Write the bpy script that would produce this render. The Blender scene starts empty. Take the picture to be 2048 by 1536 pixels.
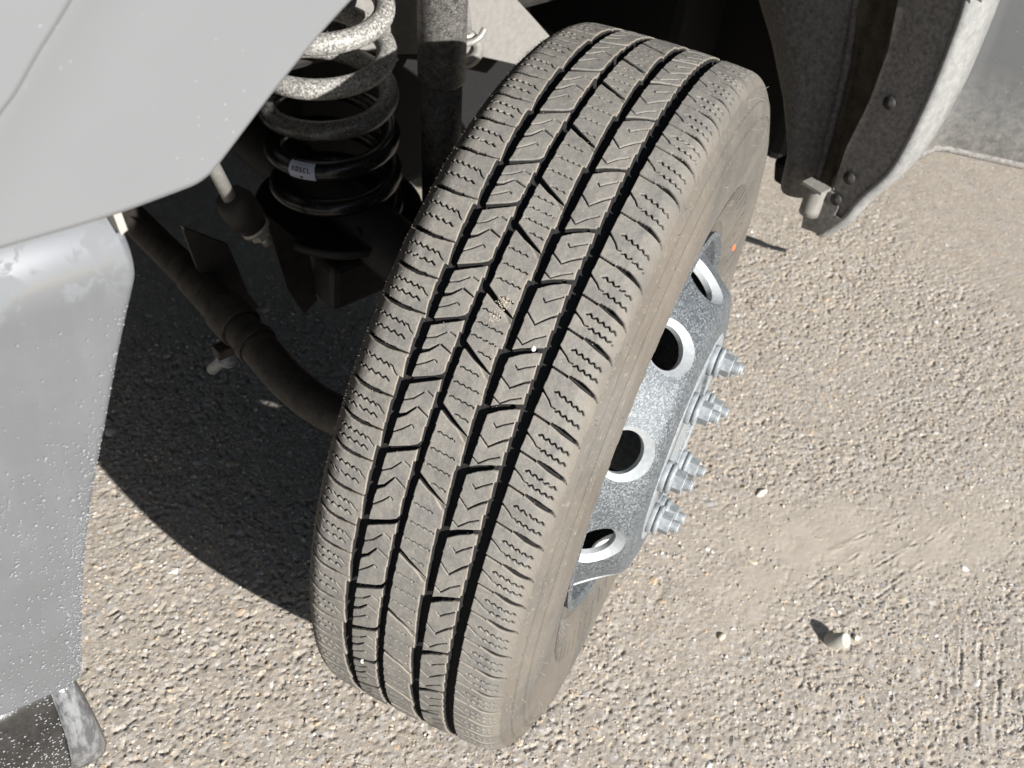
import bpy, bmesh, math, random
import numpy as np
from mathutils import Matrix, Vector

rnd = random.Random(7)
rng = np.random.default_rng(11)
SC = bpy.context.scene

# ------------------------------------------------------------------ camera
CAM_ROT = np.array([[0.7494, -0.6515, 0.1186], [-0.3834, -0.5727, -0.7245], [0.5399, 0.4975, -0.6790]])
CAM_LOC = (-0.7392, -0.6003, 1.2786)
cam_data = bpy.data.cameras.new('camera')
cam = bpy.data.objects.new('camera', cam_data)
SC.collection.objects.link(cam)
u_, s_, vt_ = np.linalg.svd(CAM_ROT)
CR = u_ @ vt_
cam.matrix_world = Matrix([[CR[0, i], -CR[1, i], -CR[2, i], CAM_LOC[i]] for i in range(3)] + [[0, 0, 0, 1]])
cam_data.sensor_width = 22.3
cam_data.lens = 22.3 * 2200 / 2048
cam_data.clip_start = 0.02
cam_data.clip_end = 400
cam_data.dof.use_dof = True
cam_data.dof.focus_distance = 0.96
cam_data.dof.aperture_fstop = 7.1
SC.camera = cam

# ------------------------------------------------------------------ light
SUN_AZ, SUN_EL = math.radians(-93.2), math.radians(28.2)
to_sun = Vector((math.cos(SUN_AZ) * math.cos(SUN_EL), math.sin(SUN_AZ) * math.cos(SUN_EL), math.sin(SUN_EL)))
world = bpy.data.worlds.new('World')
SC.world = world
world.use_nodes = True
wn = world.node_tree.nodes
wn.clear()
sky = wn.new('ShaderNodeTexSky')
sky.sky_type = 'NISHITA'
sky.sun_disc = False
sky.sun_elevation = SUN_EL
sky.sun_rotation = math.pi / 2 - SUN_AZ
bg = wn.new('ShaderNodeBackground')
bg.inputs['Strength'].default_value = 0.05
wo = wn.new('ShaderNodeOutputWorld')
world.node_tree.links.new(sky.outputs[0], bg.inputs[0])
world.node_tree.links.new(bg.outputs[0], wo.inputs[0])
sun_data = bpy.data.lights.new('sun', 'SUN')
sun_data.energy = 5.0
sun_data.angle = math.radians(0.53)
sun_data.color = (1.0, 0.985, 0.955)
sun = bpy.data.objects.new('sun', sun_data)
SC.collection.objects.link(sun)
sun.rotation_euler = to_sun.to_track_quat('Z', 'Y').to_euler()
SC.view_settings.view_transform = 'Standard'
SC.view_settings.look = 'None'
SC.view_settings.exposure = 1.0
SC.view_settings.gamma = 1.0
SC.view_settings.use_curve_mapping = False
SC.render.engine = 'CYCLES'

# ------------------------------------------------------------------ helpers
def mesh_np(name, verts, quads):
    me = bpy.data.meshes.new(name)
    verts = np.ascontiguousarray(verts, dtype=np.float32)
    quads = np.ascontiguousarray(quads, dtype=np.int32)
    n = quads.shape[1]
    me.vertices.add(len(verts))
    me.vertices.foreach_set('co', verts.ravel())
    me.loops.add(quads.size)
    me.loops.foreach_set('vertex_index', quads.ravel())
    me.polygons.add(len(quads))
    me.polygons.foreach_set('loop_start', np.arange(0, quads.size, n, dtype=np.int32))
    me.polygons.foreach_set('use_smooth', np.ones(len(quads), dtype=bool))
    me.update(calc_edges=True)
    return me

def obj(name, me, mat=None, parent=None, M=None):
    o = bpy.data.objects.new(name, me)
    SC.collection.objects.link(o)
    if mat is not None and me is not None:
        me.materials.append(mat)
    if parent is not None:
        o.parent = parent
    if M is not None:
        o.matrix_local = M
    return o

def tag(o, label=None, cat=None, group=None, kind=None):
    if label: o['label'] = label
    if cat: o['category'] = cat
    if group: o['group'] = group
    if kind: o['kind'] = kind
    return o

class MB:
    """collects verts and faces of one mesh"""
    def __init__(s):
        s.v, s.f, s.sm = [], [], []
    def add(s, v, f, smooth=True):
        o = len(s.v)
        s.v += [tuple(map(float, p)) for p in v]
        s.f += [tuple(i + o for i in q) for q in f]
        s.sm += [smooth] * len(f)
        return s
    def box(s, lo, hi):
        (a, b, c), (d, e, f) = lo, hi
        v = [(a, b, c), (d, b, c), (d, e, c), (a, e, c), (a, b, f), (d, b, f), (d, e, f), (a, e, f)]
        return s.add(v, [(0, 3, 2, 1), (4, 5, 6, 7), (0, 1, 5, 4), (1, 2, 6, 5), (2, 3, 7, 6), (3, 0, 4, 7)], False)
    def tube(s, pts, rad, n=16, caps=True):
        pts = [Vector(p) for p in pts]
        if not hasattr(rad, '__len__'): rad = [rad] * len(pts)
        t0 = (pts[1] - pts[0]).normalized()
        ref = Vector((0, 0, 1)) if abs(t0.z) < .9 else Vector((1, 0, 0))
        nrm = (ref - t0 * ref.dot(t0)).normalized()
        V, F = [], []
        for i, p in enumerate(pts):
            t = (pts[min(i + 1, len(pts) - 1)] - pts[max(i - 1, 0)]).normalized()
            nrm = (nrm - t * nrm.dot(t)).normalized()
            b = t.cross(nrm)
            for k in range(n):
                a = 2 * math.pi * k / n
                V.append(p + (nrm * math.cos(a) + b * math.sin(a)) * rad[i])
        for i in range(len(pts) - 1):
            for k in range(n):
                F.append((i * n + k, i * n + (k + 1) % n, (i + 1) * n + (k + 1) % n, (i + 1) * n + k))
        s.add(V, F, True)
        if caps:
            s.add([V[k] for k in range(n)], [tuple(range(n))[::-1]], False)
            s.add([V[(len(pts) - 1) * n + k] for k in range(n)], [tuple(range(n))], False)
        return s
    def lathe(s, prof, n=48, org=(0, 0, 0), axis=(0, 0, 1), close=False, flat=False):
        """prof: (radius, along axis)"""
        ax = Vector(axis).normalized()
        ref = Vector((1, 0, 0)) if abs(ax.x) < .9 else Vector((0, 1, 0))
        e1 = (ref - ax * ref.dot(ax)).normalized(); e2 = ax.cross(e1)
        O = Vector(org)
        V, F = [], []
        for r, z in prof:
            for k in range(n):
                a = 2 * math.pi * k / n
                V.append(O + ax * z + (e1 * math.cos(a) + e2 * math.sin(a)) * r)
        m = len(prof)
        for i in range(m if close else m - 1):
            j = (i + 1) % m
            for k in range(n):
                F.append((i * n + k, i * n + (k + 1) % n, j * n + (k + 1) % n, j * n + k))
        return s.add(V, F, not flat)
    def prism(s, poly, d0, d1, frame):
        """polygon (a,b) extruded from d0 to d1; frame maps (a,b,d) to xyz"""
        n = len(poly)
        V = [frame(a, b, d0) for a, b in poly] + [frame(a, b, d1) for a, b in poly]
        F = [tuple(range(n))[::-1], tuple(range(n, 2 * n))] + [(i, (i + 1) % n, n + (i + 1) % n, n + i) for i in range(n)]
        return s.add(V, F, False)
    def grid(s, P, closed=False):
        P = np.asarray(P, float); a, b = P.shape[:2]
        F = [(i * b + j, i * b + j + 1, (i + 1) * b + j + 1, (i + 1) * b + j) for i in range(a - 1) for j in range(b - 1)]
        return s.add(P.reshape(-1, 3), F, True)
    def build(s, name, mat, parent=None, M=None, bevel=None, auto=None, solid=None):
        me = bpy.data.meshes.new(name)
        me.from_pydata(s.v, [], s.f)
        me.polygons.foreach_set('use_smooth', s.sm)
        me.update()
        bm = bmesh.new(); bm.from_mesh(me)
        bmesh.ops.remove_doubles(bm, verts=bm.verts, dist=1e-6)
        bmesh.ops.recalc_face_normals(bm, faces=bm.faces)
        bm.to_mesh(me); bm.free()
        o = obj(name, me, mat, parent, M)
        if solid:
            m = o.modifiers.new('solid', 'SOLIDIFY'); m.thickness = solid; m.offset = 0
        if bevel:
            m = o.modifiers.new('bevel', 'BEVEL'); m.width = bevel; m.segments = 2; m.limit_method = 'ANGLE'; m.angle_limit = math.radians(40)
            m.harden_normals = False
        return o

def smoothpath(pts, n=8):
    """Catmull-Rom through points"""
    P = [np.array(p, float) for p in pts]
    P = [2 * P[0] - P[1]] + P + [2 * P[-1] - P[-2]]
    out = []
    for i in range(1, len(P) - 2):
        for k in range(n):
            t = k / n
            a, b, c, d = P[i - 1], P[i], P[i + 1], P[i + 2]
            out.append(.5 * (2 * b + (c - a) * t + (2 * a - 5 * b + 4 * c - d) * t * t + (3 * b - a - 3 * c + d) * t ** 3))
    out.append(P[-2])
    return out

# ------------------------------------------------------------------ numpy noise
def vnoise(x, y, seed):
    r = np.random.default_rng(seed); T = r.random((256, 256))
    xi = np.floor(x).astype(int); yi = np.floor(y).astype(int)
    fx = x - xi; fy = y - yi
    fx = fx * fx * (3 - 2 * fx); fy = fy * fy * (3 - 2 * fy)
    a = T[xi % 256, yi % 256]; b = T[(xi + 1) % 256, yi % 256]
    c = T[xi % 256, (yi + 1) % 256]; d = T[(xi + 1) % 256, (yi + 1) % 256]
    return (a * (1 - fx) + b * fx) * (1 - fy) + (c * (1 - fx) + d * fx) * fy

def worley(x, y, seed):
    """distance to nearest and second point, and a random id of the nearest"""
    r = np.random.default_rng(seed); A = r.random((128, 128)); B = r.random((128, 128)); I = r.random((128, 128))
    xi = np.floor(x).astype(int); yi = np.floor(y).astype(int)
    d1 = np.full(x.shape, 9.0); d2 = np.full(x.shape, 9.0); idn = np.zeros(x.shape)
    for i in (-1, 0, 1):
        for j in (-1, 0, 1):
            cx, cy = xi + i, yi + j
            px = cx + .1 + .8 * A[cx % 128, cy % 128]; py = cy + .1 + .8 * B[cx % 128, cy % 128]
            d = np.hypot(x - px, y - py)
            m = d < d1
            d2 = np.where(m, d1, np.minimum(d2, d))
            idn = np.where(m, I[cx % 128, cy % 128], idn)
            d1 = np.where(m, d, d1)
    return d1, d2, idn

# ------------------------------------------------------------------ materials
class N:
    """short node-tree builder"""
    def __init__(s, name):
        s.m = bpy.data.materials.new(name); s.m.use_nodes = True
        s.t = s.m.node_tree; s.n = s.t.nodes; s.b = s.n['Principled BSDF']; s.out = s.n['Material Output']
        s.tc = s.n.new('ShaderNodeTexCoord')
    def set(s, **k):
        for a, v in k.items():
            key = {'col': 'Base Color', 'rough': 'Roughness', 'metal': 'Metallic', 'spec': 'Specular IOR Level', 'coat': 'Coat Weight', 'coat_rough': 'Coat Roughness', 'normal': 'Normal', 'trans': 'Transmission Weight', 'ior': 'IOR', 'alpha': 'Alpha'}[a]
            if hasattr(v, 'is_output') or isinstance(v, bpy.types.NodeSocket): s.t.links.new(v, s.b.inputs[key])
            else: s.b.inputs[key].default_value = (*v, 1) if isinstance(v, tuple) and len(v) == 3 else v
        return s
    def link(s, a, b): s.t.links.new(a, b)
    def put(s, sock, v):
        if isinstance(v, bpy.types.NodeSocket): s.t.links.new(v, sock)
        elif isinstance(v, tuple) and len(v) == 3 and sock.type == 'RGBA': sock.default_value = (*v, 1)
        else: sock.default_value = v
    def map(s, scale=(1, 1, 1), rot=(0, 0, 0), loc=(0, 0, 0), vec=None):
        n = s.n.new('ShaderNodeMapping'); s.put(n.inputs['Vector'], vec or s.tc.outputs['Object'])
        n.inputs['Scale'].default_value = scale; n.inputs['Rotation'].default_value = rot; n.inputs['Location'].default_value = loc
        return n.outputs[0]
    def noise(s, scale, detail=4, rough=.55, vec=None, dist=0):
        n = s.n.new('ShaderNodeTexNoise'); s.put(n.inputs['Vector'], vec or s.tc.outputs['Object'])
        n.inputs['Scale'].default_value = scale; n.inputs['Detail'].default_value = detail; n.inputs['Roughness'].default_value = rough; n.inputs['Distortion'].default_value = dist
        return n.outputs['Fac']
    def voro(s, scale, vec=None, feat='F1', out='Distance', rand=1.0):
        n = s.n.new('ShaderNodeTexVoronoi'); s.put(n.inputs['Vector'], vec or s.tc.outputs['Object'])
        n.feature = feat; n.inputs['Scale'].default_value = scale; n.inputs['Randomness'].default_value = rand
        return n.outputs[out]
    def ramp(s, v, stops):
        n = s.n.new('ShaderNodeValToRGB'); s.put(n.inputs[0], v); e = n.color_ramp.elements
        while len(e) < len(stops): e.new(0.5)
        for k, (p, c) in enumerate(stops):
            e[k].position = p; e[k].color = (c, c, c, 1) if not isinstance(c, tuple) else (*c, 1)
        return n.outputs[0]
    def rng(s, v, a, b, c=0., d=1.):
        n = s.n.new('ShaderNodeMapRange'); s.put(n.inputs[0], v)
        for i, q in enumerate((a, b, c, d)): n.inputs[i + 1].default_value = q
        return n.outputs[0]
    def mix(s, f, a, b, mode='MIX'):
        n = s.n.new('ShaderNodeMix'); n.data_type = 'RGBA'; n.blend_type = mode
        s.put(n.inputs[0], f); s.put(n.inputs[6], a); s.put(n.inputs[7], b)
        return n.outputs[2]
    def math(s, op, a, b=0., clamp=False):
        n = s.n.new('ShaderNodeMath'); n.operation = op; n.use_clamp = clamp
        s.put(n.inputs[0], a); s.put(n.inputs[1], b)
        return n.outputs[0]
    def attr(s, name, typ='GEOMETRY', out='Fac'):
        n = s.n.new('ShaderNodeAttribute'); n.attribute_name = name; n.attribute_type = typ
        return n.outputs[out]
    def bump(s, h, strength=.5, dist=.001, nrm=None):
        n = s.n.new('ShaderNodeBump'); s.put(n.inputs['Height'], h); n.inputs['Strength'].default_value = strength; n.inputs['Distance'].default_value = dist
        if nrm is not None: s.put(n.inputs['Normal'], nrm)
        return n.outputs[0]
    def sep(s, v=None):
        n = s.n.new('ShaderNodeSeparateXYZ'); s.put(n.inputs[0], v or s.tc.outputs['Object'])
        return n.outputs

def mat_tread():
    k = N('dusty_tread_rubber')
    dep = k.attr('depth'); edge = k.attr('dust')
    big = k.noise(28, 4, .6); fine = k.noise(420, 5, .7); mid = k.noise(120, 4, .65)
    dust = k.ramp(k.math('ADD', k.math('MULTIPLY', big, .5), k.math('MULTIPLY', mid, .5)), [(.28, (.130, .124, .114)), (.5, (.205, .191, .170)), (.72, (.265, .244, .212))])
    dust = k.mix(k.rng(fine, .35, .7), k.mix(.35, dust, (.075, .072, .068)), dust)
    spk = k.rng(k.voro(640), .10, .16, 1, 0)
    spk = k.math('MULTIPLY', spk, k.rng(k.noise(90, 2), .52, .62))
    dust = k.mix(k.math('MULTIPLY', spk, .8), dust, (.5, .47, .41))
    pit = k.rng(k.voro(300, k.map((1, 1, 1), loc=(3, 1, 7))), .07, .11, 1, 0)
    pit = k.math('MULTIPLY', pit, k.rng(k.noise(60, 2), .5, .6))
    dust = k.mix(k.math('MULTIPLY', pit, .85), dust, (.03, .028, .025))
    grey = k.rng(k.noise(52, 3, .6, vec=k.map(loc=(9, 4, 2))), .54, .68)
    dust = k.mix(k.math('MULTIPLY', grey, .45), dust, (.115, .116, .117))
    tan = k.mix(k.rng(mid, .3, .7), (.20, .168, .13), (.28, .24, .19))
    c = k.mix(edge, dust, tan)
    c = k.mix(k.rng(dep, .0006, .0021), c, (.014, .0135, .013))  # cuts go black with depth: bare rubber, groove shade put into the colour
    az = k.math('ABSOLUTE', k.sep()[2])
    edgef = k.math('ADD', az, k.math('MULTIPLY', k.math('SUBTRACT', mid, .5), .016))
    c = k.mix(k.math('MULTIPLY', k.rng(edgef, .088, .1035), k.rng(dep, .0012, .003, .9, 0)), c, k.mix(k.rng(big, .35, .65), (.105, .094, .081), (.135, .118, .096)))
    h = k.math('ADD', k.math('MULTIPLY', fine, .6), k.math('MULTIPLY', k.noise(1500, 3), .4))
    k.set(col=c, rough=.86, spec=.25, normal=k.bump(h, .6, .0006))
    return k.m

def mat_sidewall():
    k = N('dusty_sidewall_rubber')
    xyz = k.sep()
    rr = k.math('SQRT', k.math('ADD', k.math('MULTIPLY', xyz[0], xyz[0]), k.math('MULTIPLY', xyz[1], xyz[1])))
    n1 = k.noise(14, 5, .6); n2 = k.noise(180, 4, .7)
    cmb = k.n.new('ShaderNodeCombineXYZ'); k.link(rr, cmb.inputs[0]); k.link(n1, cmb.inputs[1])
    ring = k.noise(240, 3, .6, vec=cmb.outputs[0])
    c = k.mix(k.rng(n1, .35, .65), (.082, .075, .066), (.122, .111, .097))
    c = k.mix(k.math('MULTIPLY', k.rng(ring, .45, .7), .22), c, (.06, .054, .048))
    c = k.mix(k.math('MULTIPLY', k.rng(n2, .58, .7), .7), c, (.22, .195, .16))
    scr = k.rng(k.noise(60, 2, .5, vec=k.map((9, 1, 5), (0, 0, .6))), .62, .68)
    tanp = k.rng(k.noise(7, 3, .6, vec=k.map(loc=(3, 8, 1))), .45, .62)
    c = k.mix(k.math('MULTIPLY', tanp, .4), c, (.140, .114, .086))
    c = k.mix(k.math('MULTIPLY', scr, .12), c, (.34, .31, .26))
    # orange paint dab left on the rear of the outer sidewall
    px = k.math('SUBTRACT', xyz[0], -.100); py = k.math('SUBTRACT', xyz[1], -.262)
    dd = k.math('ADD', k.math('MULTIPLY', k.math('MULTIPLY', px, px), 1.0), k.math('MULTIPLY', k.math('MULTIPLY', py, py), 6.0))
    on = k.math('MULTIPLY', k.rng(dd, .00006, .0001, 1, 0), k.rng(xyz[2], .08, .082))
    c = k.mix(on, c, (.75, .13, .04))
    k.set(col=c, rough=.8, spec=.3, normal=k.bump(k.math('ADD', n2, k.math('MULTIPLY', ring, .25)), .25, .0008))
    return k.m

def mat_rim():
    k = N('spangled_wheel_metal')
    v = k.voro(700, out='Color'); bw = k.n.new('ShaderNodeRGBToBW'); k.link(v, bw.inputs[0])
    v2 = k.noise(900, 4, .7); scr = k.noise(120, 5, .75, vec=k.map((1, 6, 2), (.4, .2, .7)))
    f = k.math('ADD', k.math('MULTIPLY', bw.outputs[0], .5), k.math('MULTIPLY', v2, .5))
    c = k.ramp(f, [(.3, (.058, .067, .074)), (.52, (.112, .124, .133)), (.72, (.27, .28, .288))])
    c = k.mix(k.math('MULTIPLY', k.rng(scr, .58, .7), .55), c, (.34, .35, .355))
    k.set(col=c, metal=.55, rough=k.rng(f, .3, .7, .55, .7), normal=k.bump(f, .25, .0004))
    return k.m

def mat_paint(name, base, dustcol, dust=.0):
    k = N(name)
    n = k.noise(7, 3); sp = k.rng(k.voro(120, k.map((1, 1, 1.4))), .05, .09, 1, 0)
    sp = k.math('MULTIPLY', sp, k.rng(k.noise(11, 2, vec=k.map(loc=(4, 2, 1))), .50, .56))
    c = k.mix(k.rng(n, .3, .7), base, tuple(x * 1.06 for x in base))
    c = k.mix(k.math('MULTIPLY', sp, .7), c, (.34, .345, .35))
    if dust:
        zz = k.sep()[2]
        d = k.math('MULTIPLY', k.rng(k.noise(90, 6, .75, dist=.1), .30, .72), k.math('MULTIPLY', k.rng(zz, .55, .68, 1.0, .05), dust))
        c = k.mix(d, c, dustcol)
    k.set(col=c, metal=.0, rough=.45, coat=1.0, coat_rough=.04)
    return k.m

def mat_chrome():
    k = N('dull_chrome')
    n = k.noise(30, 5, .6); st = k.noise(40, 4, .6, vec=k.map((1, 1, .12)))
    xyz = k.sep()
    d = k.math('ADD', k.rng(n, .45, .7, 0, .10), k.rng(st, .5, .75, 0, .14))
    top = k.rng(xyz[2], .86, .9, 0, .9)
    blot = k.rng(k.noise(46, 5, .6, dist=.8), .5, .62)
    d = k.math('ADD', d, k.math('MULTIPLY', top, blot))
    d = k.math('ADD', d, .66, True)
    df = k.n.new('ShaderNodeBsdfPrincipled'); df.inputs['Base Color'].default_value = (.120, .125, .132, 1); df.inputs['Roughness'].default_value = .7
    k.set(col=(.38, .39, .405), metal=1.0, rough=.2, normal=k.bump(k.noise(5, 2), .05, .004))
    mx = k.n.new('ShaderNodeMixShader'); k.link(d, mx.inputs[0]); k.link(k.b.outputs[0], mx.inputs[1]); k.link(df.outputs[0], mx.inputs[2])
    k.link(mx.outputs[0], k.out.inputs[0])
    return k.m

def mat_dustblack(name, base, dustc, amount, scale=60, rough=.6, speck=0., spscale=260, spec=.4):
    k = N(name)
    n = k.noise(scale, 5, .65); n2 = k.noise(scale * 7, 3, .7)
    f = k.math('MULTIPLY', k.rng(k.math('ADD', k.math('MULTIPLY', n, .6), k.math('MULTIPLY', n2, .4)), .38, .66), amount, True)
    c = k.mix(f, base, dustc)
    if speck:
        sp = k.rng(k.voro(spscale), .20, .34, 1, 0)
        sp = k.math('MULTIPLY', sp, k.rng(k.noise(25, 3), .30, .55))
        c = k.mix(k.math('MULTIPLY', sp, speck), c, (.62, .59, .54))
    k.set(col=c, rough=rough, spec=spec, normal=k.bump(n2, .2, .0008))
    return k.m

def mat_plain(name, col, rough=.5, metal=0., spec=.5, var=.15, scale=120):
    k = N(name); n = k.noise(scale, 4, .6)
    k.set(col=k.mix(k.rng(n, .3, .7), tuple(x * (1 - var) for x in col), tuple(x * (1 + var) for x in col)), rough=rough, metal=metal, spec=spec, normal=k.bump(n, .1, .0005))
    return k.m

def mat_ground():
    k = N('gravelly_asphalt')
    P = k.tc.outputs['Object']
    st = k.attr('stone'); dirt = k.attr('dirt'); tint = k.attr('tint')
    big = k.noise(2.2, 4, .6); mid = k.noise(22, 5, .65); fine = k.noise(260, 4, .7); grit = k.noise(800, 3, .7)
    base = k.ramp(mid, [(.3, (.315, .277, .233)), (.7, (.435, .384, .322))])
    base = k.mix(k.math('MULTIPLY', k.rng(fine, .38, .62, 1, 0), .45), base, (.19, .17, .145))
    stc = k.ramp(tint, [(0., (.36, .345, .33)), (.25, (.45, .415, .36)), (.5, (.40, .365, .31)), (.7, (.54, .46, .34)), (.85, (.36, .36, .37)), (1., (.62, .60, .56))])
    c = k.mix(k.math('MULTIPLY', st, .6), base, stc)
    pal = [(0., (.10, .095, .09)), (.13, (.26, .235, .205)), (.3, (.44, .387, .318)), (.5, (.365, .32, .265)), (.66, (.52, .445, .345)), (.74, (.50, .36, .22)), (.82, (.29, .29, .30)), (.9, (.42, .385, .34)), (1., (.70, .67, .62))]
    wv = k.n.new('ShaderNodeVectorMath'); wv.operation = 'ADD'; nv = k.n.new('ShaderNodeTexNoise'); nv.inputs['Scale'].default_value = 300; k.link(P, nv.inputs['Vector'])
    sv = k.n.new('ShaderNodeVectorMath'); sv.operation = 'SCALE'; sv.inputs['Scale'].default_value = .0022; k.link(nv.outputs['Color'], sv.inputs[0]); k.link(P, wv.inputs[0]); k.link(sv.outputs[0], wv.inputs[1])
    cells = []
    for sc_, wt in ((95, .62), (210, .74), (430, .62)):
        col = k.voro(sc_, wv.outputs[0], out='Color'); sp_ = k.n.new('ShaderNodeSeparateColor'); k.link(col, sp_.inputs[0])
        ds = k.voro(sc_, wv.outputs[0])
        on = k.math('MULTIPLY', k.rng(sp_.outputs[1], .28, .42), k.rng(ds, .30, .48, 1, 0))
        on = k.math('MULTIPLY', on, k.rng(dirt, 0, 1, 1, .3))
        c = k.mix(k.math('MULTIPLY', on, wt), c, k.ramp(sp_.outputs[0], pal))
        cells.append(k.math('MULTIPLY', on, k.rng(ds, 0, .45, 1, 0)))
    c = k.mix(k.math('MULTIPLY', dirt, .85), c, k.ramp(mid, [(.3, (.37, .325, .265)), (.7, (.45, .40, .33))]))
    c = k.mix(k.math('MULTIPLY', k.rng(grit, .6, .7), .35), c, (.62, .57, .48))
    c = k.mix(k.math('MULTIPLY', k.rng(big, .35, .65), .12), c, (.30, .27, .24))
    c = k.mix(1.0, c, (.90, .895, .90), 'MULTIPLY')
    h = k.math('ADD', k.math('MULTIPLY', fine, .5), k.math('MULTIPLY', grit, .35))
    for q, w_ in zip(cells, (1.3, .9, .5)): h = k.math('ADD', h, k.math('MULTIPLY', q, w_))
    k.set(col=c, rough=.9, spec=.2, normal=k.bump(h, .42, .0016))
    return k.m

def mat_stone():
    k = N('gravel_stone')
    t = k.attr('tint', 'INSTANCER')
    c = k.ramp(t, [(0., (.20, .19, .18)), (.12, (.33, .305, .275)), (.3, (.44, .392, .325)), (.5, (.375, .328, .272)), (.64, (.53, .45, .34)), (.72, (.47, .34, .22)), (.80, (.29, .295, .31)), (.9, (.46, .43, .39)), (1., (.70, .68, .64))])
    n = k.noise(220, 4, .7)
    c = k.mix(k.rng(n, .3, .7, 0, .35), c, (.44, .385, .30))
    c = k.mix(1.0, c, (.90, .895, .90), 'MULTIPLY')
    k.set(col=c, rough=.85, spec=.25, normal=k.bump(n, .3, .001))
    return k.m

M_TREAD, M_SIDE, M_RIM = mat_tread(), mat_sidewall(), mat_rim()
M_PAINT = mat_paint('silver_grey_paint', (.150, .154, .160), (.5, .46, .4))
M_CHROME = mat_chrome()
M_ROCKER = mat_paint('dusty_grey_paint', (.055, .058, .060), (.28, .262, .235), .7)
M_FLARE = mat_dustblack('dusty_flare_plastic', (.17, .17, .168), (.30, .295, .28), .9, 90, .5)
M_LINER = mat_dustblack('dusty_black_plastic', (.085, .08, .076), (.29, .27, .247), .85, 160, .7)
M_LINER2 = mat_dustblack('brown_dusted_plastic', (.045, .034, .024), (.17, .13, .095), .7, 40, .7)
def mat_spring():
    k = N('dusted_spring_paint_lit_shaded')
    xyz = k.sep(); hi = k.rng(xyz[2], .555, .60)  # dusted paint; upper coils coloured as sunlit, lower ones as shaded
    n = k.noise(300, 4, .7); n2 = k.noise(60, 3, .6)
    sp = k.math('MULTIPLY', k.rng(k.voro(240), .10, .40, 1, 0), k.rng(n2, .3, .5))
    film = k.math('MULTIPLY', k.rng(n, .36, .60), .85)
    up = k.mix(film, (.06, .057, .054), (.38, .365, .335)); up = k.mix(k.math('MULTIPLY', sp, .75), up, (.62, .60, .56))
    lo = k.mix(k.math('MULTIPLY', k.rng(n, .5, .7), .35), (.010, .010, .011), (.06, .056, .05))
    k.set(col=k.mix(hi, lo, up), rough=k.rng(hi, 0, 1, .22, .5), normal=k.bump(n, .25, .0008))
    return k.m
M_SPRING = mat_spring()
M_SHOCK = mat_dustblack('mud_spattered_damper_paint', (.02, .02, .02), (.20, .188, .17), .75, 110, .5, .3, 420)
M_BLACKSTEEL = mat_dustblack('dusty_black_steel', (.014, .0135, .013), (.05, .044, .037), .55, 45, .6)
M_TIEROD = mat_dustblack('road_film_steel', (.022, .020, .018), (.095, .08, .066), .7, 50, .7)
M_FRAME = mat_dustblack('dusty_lit_frame_steel', (.17, .16, .148), (.25, .238, .22), .9, 90, .8)
M_NUT = mat_plain('galvanised_nut', (.24, .255, .265), .6, .2, .5, .35, 160)
M_BEVEL = mat_plain('machined_bevel', (.47, .49, .50), .5, .3, .5, .12, 200)
M_BRIGHT = mat_plain('bright_zinc', (.34, .325, .30), .5, .5, .5, .15, 200)
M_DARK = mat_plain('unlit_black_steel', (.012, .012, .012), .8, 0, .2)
M_WHISK = mat_plain('dusty_rubber_whisker', (.21, .185, .15), .7, 0, .3)
M_WHITE = mat_plain('white_paper_stub', (.33, .31, .275), .75, 0, .3, .08, 300)
M_PEB = mat_plain('white_pebble', (.80, .79, .77), .7, 0, .3, .1, 200)
M_PEBTAN = mat_plain('tan_grit', (.42, .37, .29), .8, 0, .3, .5, 900)
M_LABEL = mat_plain('pale_blue_label', (.50, .54, .66), .5, 0, .4, .05)
M_INK = mat_plain('label_ink', (.03, .03, .045), .6)
M_VAL = mat_dustblack('glossy_dark_valance', (.014, .0135, .013), (.06, .056, .053), .5, 60, .25)
kk = N('water_drop'); kk.set(col=(.27, .275, .28), rough=.3, spec=.6, trans=.25, ior=1.33); M_DROP = kk.m
kk = N('clear_edge_trim'); kn_ = kk.noise(160, 4, .7, vec=kk.map((1, 1, .25))); kk.set(col=kk.mix(kk.rng(kn_, .42, .58), (.10, .10, .105), (.24, .245, .25)), rough=.2, spec=.6, trans=.25, ior=1.45, normal=kk.bump(kn_, .8, .002)); M_CLEAR = kk.m
M_GROUND, M_STONE = mat_ground(), mat_stone()

# ------------------------------------------------------------------ ground
def dirt_mask(x, y):
    d = np.exp(-(((x - .53) * .6 + (y + .24) * .8) ** 2 / .10 ** 2 + ((x - .53) * .8 - (y + .24) * .6) ** 2 / .30 ** 2))
    d2 = np.exp(-((x - .35) ** 2 / .22 ** 2 + (y + .20) ** 2 / .07 ** 2)) * .8
    n = vnoise(x * 9 + 40, y * 9 + 40, 3) * .6 + vnoise(x * 30 + 40, y * 30 + 40, 4) * .4
    return np.clip(np.maximum(d, d2) * 1.5 * (.45 + n) - .15, 0, 1)

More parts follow.
